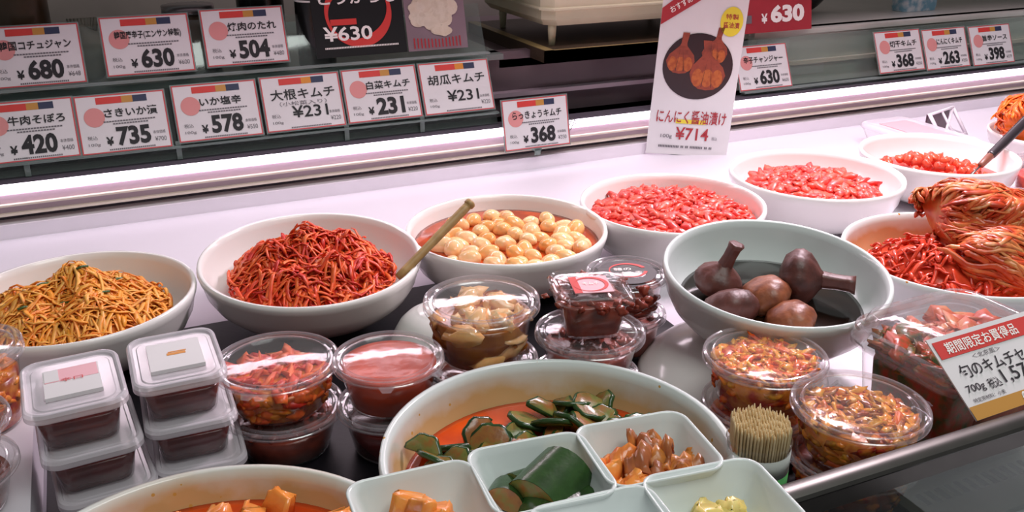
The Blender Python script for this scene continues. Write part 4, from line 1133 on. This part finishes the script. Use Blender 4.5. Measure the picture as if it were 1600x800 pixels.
b.build('white_lettering', M['white_ink'], t, False)
t = thing('photo_card', 'photo card of a heap of pale chopped garlic beside the black sign', 'photo card', (.5655, 1.575, .222), (R(-14), 0, 0))
b = MB(); b.box(-.0555, .055, 0, .0015, 0, .17); b.build('card', mat('dull_pink_card', '#86727a', .4, noise_amt=.1), t, False)
b = MB(); rnd = random.Random(17)
for _ in range(30):
    a = rnd.uniform(0, 2 * PI); q = math.sqrt(rnd.random()); disc(b, q * .036 * math.cos(a), .062 + q * .034 * math.sin(a), rnd.uniform(.010, .018), rnd.uniform(.008, .014), -.0010 - .00001 * _, 0, 14)
b.build('garlic_picture', M['ginger'], t, False)
b = MB()
for k in range(14): rect(b, -.045 + k * .0065, -.0425 + k * .0065, .004, .018 + .004 * abs(k - 7) / 7, -.0008)
b.build('cup_stripes', M['deep_red'], t, False)

# red 630 label on the right
t = thing('red_price_label', 'red label with white figures 630 right of the tall sign', 'price label', (1.310, 1.585, .2005), (R(-10), 0, 0))
b = MB(); b.box(-.10, .095, 0, .0015, .002, .11); b.build('card', mat('red_card', '#a8303a', .4, noise_amt=.1), t, False)
b = MB(); text(b, '630', -.012, .075, .020, .056, 0, -.001, .05); text(b, '¥', -.036, -.020, .020, .040, 0, -.001, .03); b.build('white_figures', M['white_ink'], t, False)
b = MB(); rect(b, -.09, -.06, .022, .038, -.001); b.build('grey_patch', M['grey_ink'], t, False)

# ------------------------------------------------------------------ beige appliance on its board
t = thing('display_board', 'brown board with yellowish top carrying the beige box', 'board', (.764, 1.556, 0.185))
b = MB(); b.box(0, .44, .0, .38, .0, .0225, 0); b.box(0, .018, .0, .38, .0225, .0235, 1); b.box(0, .44, .0, .004, .0, .0232, 1)  # dark top is the box's shadow put into the colour; yellowish kept at the edges
b.build('board', [M['wood'], M['wood_edge']], t, False)
t = thing('beige_box', 'beige plastic box with small feet above the brown board', 'appliance', (.772, 1.575, .2079))
b = MB(); zz = .038
def rb(s0, s1, z, c=.02): return [(c * 0 + s0, s0 + c, z), (s0 + c, s0, z), (.42 - s0 - c, s0, z), (.42 - s0, s0 + c, z), (.42 - s0, .30 - s0, z), (s0, .30 - s0, z)]
b.loft([rb(.014, 0, zz), rb(.004, 0, zz + .012), rb(.004, 0, zz + .028), rb(-.004, 0, zz + .030), rb(-.004, 0, zz + .033), rb(0, 0, zz + .035), rb(0, 0, zz + .14)], 0, None, True, True); b.build('body', M['beige'], t, 'auto')
for fx, fy in ((.03, .03), (.39, .03), (.03, .26), (.39, .26)):
    b = MB(); b.lathe([(0, 0), (.006, 0), (.008, .028), (.008, zz), (0, zz)], 16, 0, Matrix.Translation((fx, fy, 0))); b.build('foot', M['beige'], t)
sbox('highlight_strip', M['cream'], 1.19, 2.6, 1.610, 1.621, .122, .130)  # cream strip painted in as a horizontal highlight on the acrylic
sbox('trim_8', M['alu'], .66, 1.19, 1.600, 1.621, .118, .126)


# ------------------------------------------------------------------ goods on the back shelf
def jar(x, y, r, h, label, m, lidm=None, neck=.6, band=None, name='jar', cat='jar'):
    t = thing(name, label, cat, (x, y, .2004))
    b = MB(); b.lathe([(0, 0), (r * .94, 0), (r, .004), (r, h * .72), (r * .95, h * .78), (r * neck, h * .88), (r * neck, h)], 36); b.build('body', m, t)
    b = MB(); b.lathe([(r * neck * 1.08, h * .92), (r * neck * 1.12, h * .93), (r * neck * 1.12, h * 1.05), (0, h * 1.06)], 36); b.build('cap', lidm or M['jar_metal'], t)
    if band:
        b = MB(); b.lathe([(r * 1.004, h * band[0]), (r * 1.008, h * band[0]), (r * 1.008, h * band[1]), (r * 1.004, h * band[1])], 36); b.build('label_band', band[2], t)
    return t


jar(-.085, 1.68, .040, .20, 'brown jar behind the 680 tag at the left edge', M['jar_brown'])
jar(.165, 1.70, .045, .10, 'short jar with shiny lid between the upper tags', M['jar_brown'], M['jar_metal'], neck=.85)
jar(.362, 1.63, .032, .22, 'black bottle with a thin white line beside the black sign', M['jar_black'], M['jar_black'], neck=.5, band=(.50, .515, M['white_ink']), name='bottle', cat='bottle')
jar(.285, 1.70, .040, .20, 'black bottle directly behind the 504 tag', M['jar_black'], M['jar_black'], neck=.5, name='bottle', cat='bottle')
def bag(x, y, sx, sz, label, m, seed):
    rnd = random.Random(seed); b = MB(); b.blob((0, 0, sz * .5), (sx, sx * .45, sz * .5), rnd, .12, 0, Matrix.Identity(3), 3, 2)
    for i in range(9): b.tube([(-sx * .5 + i * sx * .12, 0, sz * .9), (-sx * .6 + i * sx * .15, 0, sz * 1.15)], .004, 5, 0, .3)
    tag(b.build('plastic_bag', m, None, True, (x, y, .2008)), label, 'bag')
bag(.0, 1.66, .035, .085, 'pale crumpled bag between the 680 tag and the 630 tag', M['bag'], 1)
bag(1.55, 1.80, .07, .08, 'dark bag on the back shelf above the three small tags', M['plate'], 2)
t = thing('blue_pack', 'blue and white pack at the top right on the back shelf', 'pack', (1.83, 1.72, .2004))
b = MB(); b.loft([[(px * s, py * s, z) for px, py in rrect(.11, .05, .015, 4)] for s, z in ((.95, 0), (1, .01), (1, .10), (.9, .12))], 0, None, True, True); b.build('pack_body', M['blue'], t, 'auto')
# pale patches standing for reflections in the acrylic of the right-hand rail
for x, z, w_, h_, lb in ((1.335, .150, .085, .030, 'painted white reflection in the acrylic under the red 630 label'), (1.42, .098, .12, .034, 'painted pale reflection in the acrylic just above the light tube, right of the 630 tag')):
    b = MB(); b.box(-w_ / 2, w_ / 2, 0, .001, 0, h_); tag(b.build('reflection_patch', M['paper'], None, False, (x, 1.6175, z)), lb, 'reflection patch')

# ------------------------------------------------------------------ front price card leaning on the rail
t = thing('price_card', 'white price card with red header and gold band reading 1,575', 'price card', (.6125, .4425, .1035), (R(-54), R(-2), 0))
W, H = .118, .076
b = MB(); b.box(0, W, 0, .0012, 0, H); b.build('card', M['paper'], t, False)
K = .118 / .128; Z = .076 / .090
b = MB(); rect(b, .003, W - .003, .066 * Z, .085 * Z, -.0006, 0); rect(b, 0, W, 0, .014 * Z, -.0006, 1); b.build('colour_bands', [M['red'], M['gold']], t, False)
b = MB(); text(b, '期間限定お買得品', .014 * K, .104 * K, .069 * Z, .082 * Z, 0, -.001, .012)
disc(b, .060, .0075, .0026, .0032, -.001, 0, 12); b.add([(.0575, -.001, .009), (.0565, -.001, .0055), (.060, -.001, .0022), (.0625, -.001, .0085)], [(0, 1, 2, 3)])
k = .066
while k < .100: rect(b, k, k + .0016, .0055, .0085, -.001); k += .0024
b.build('white_lettering', M['white_ink'], t, False)
b = MB(); text(b, '旬のキムチセット', .012, .112, .041 * Z, .056 * Z, 0, -.001, .008); text(b, '700g', .008, .028, .0245 * Z, .0345 * Z, 0, -.001, .006); text(b, '税込', .032, .046, .024 * Z, .035 * Z, 0, -.001, .008); text(b, '1,575', .050, .088, .0235 * Z, .040 * Z, 0, -.001, .006)
text(b, '＜北京風＞', .034, .066, .058 * Z, .0635 * Z, 0, -.001); text(b, '特定原材料：小麦', .008, .044, .016 * Z, .0205 * Z, 0, -.001); b.build('black_lettering', M['ink'], t, False)
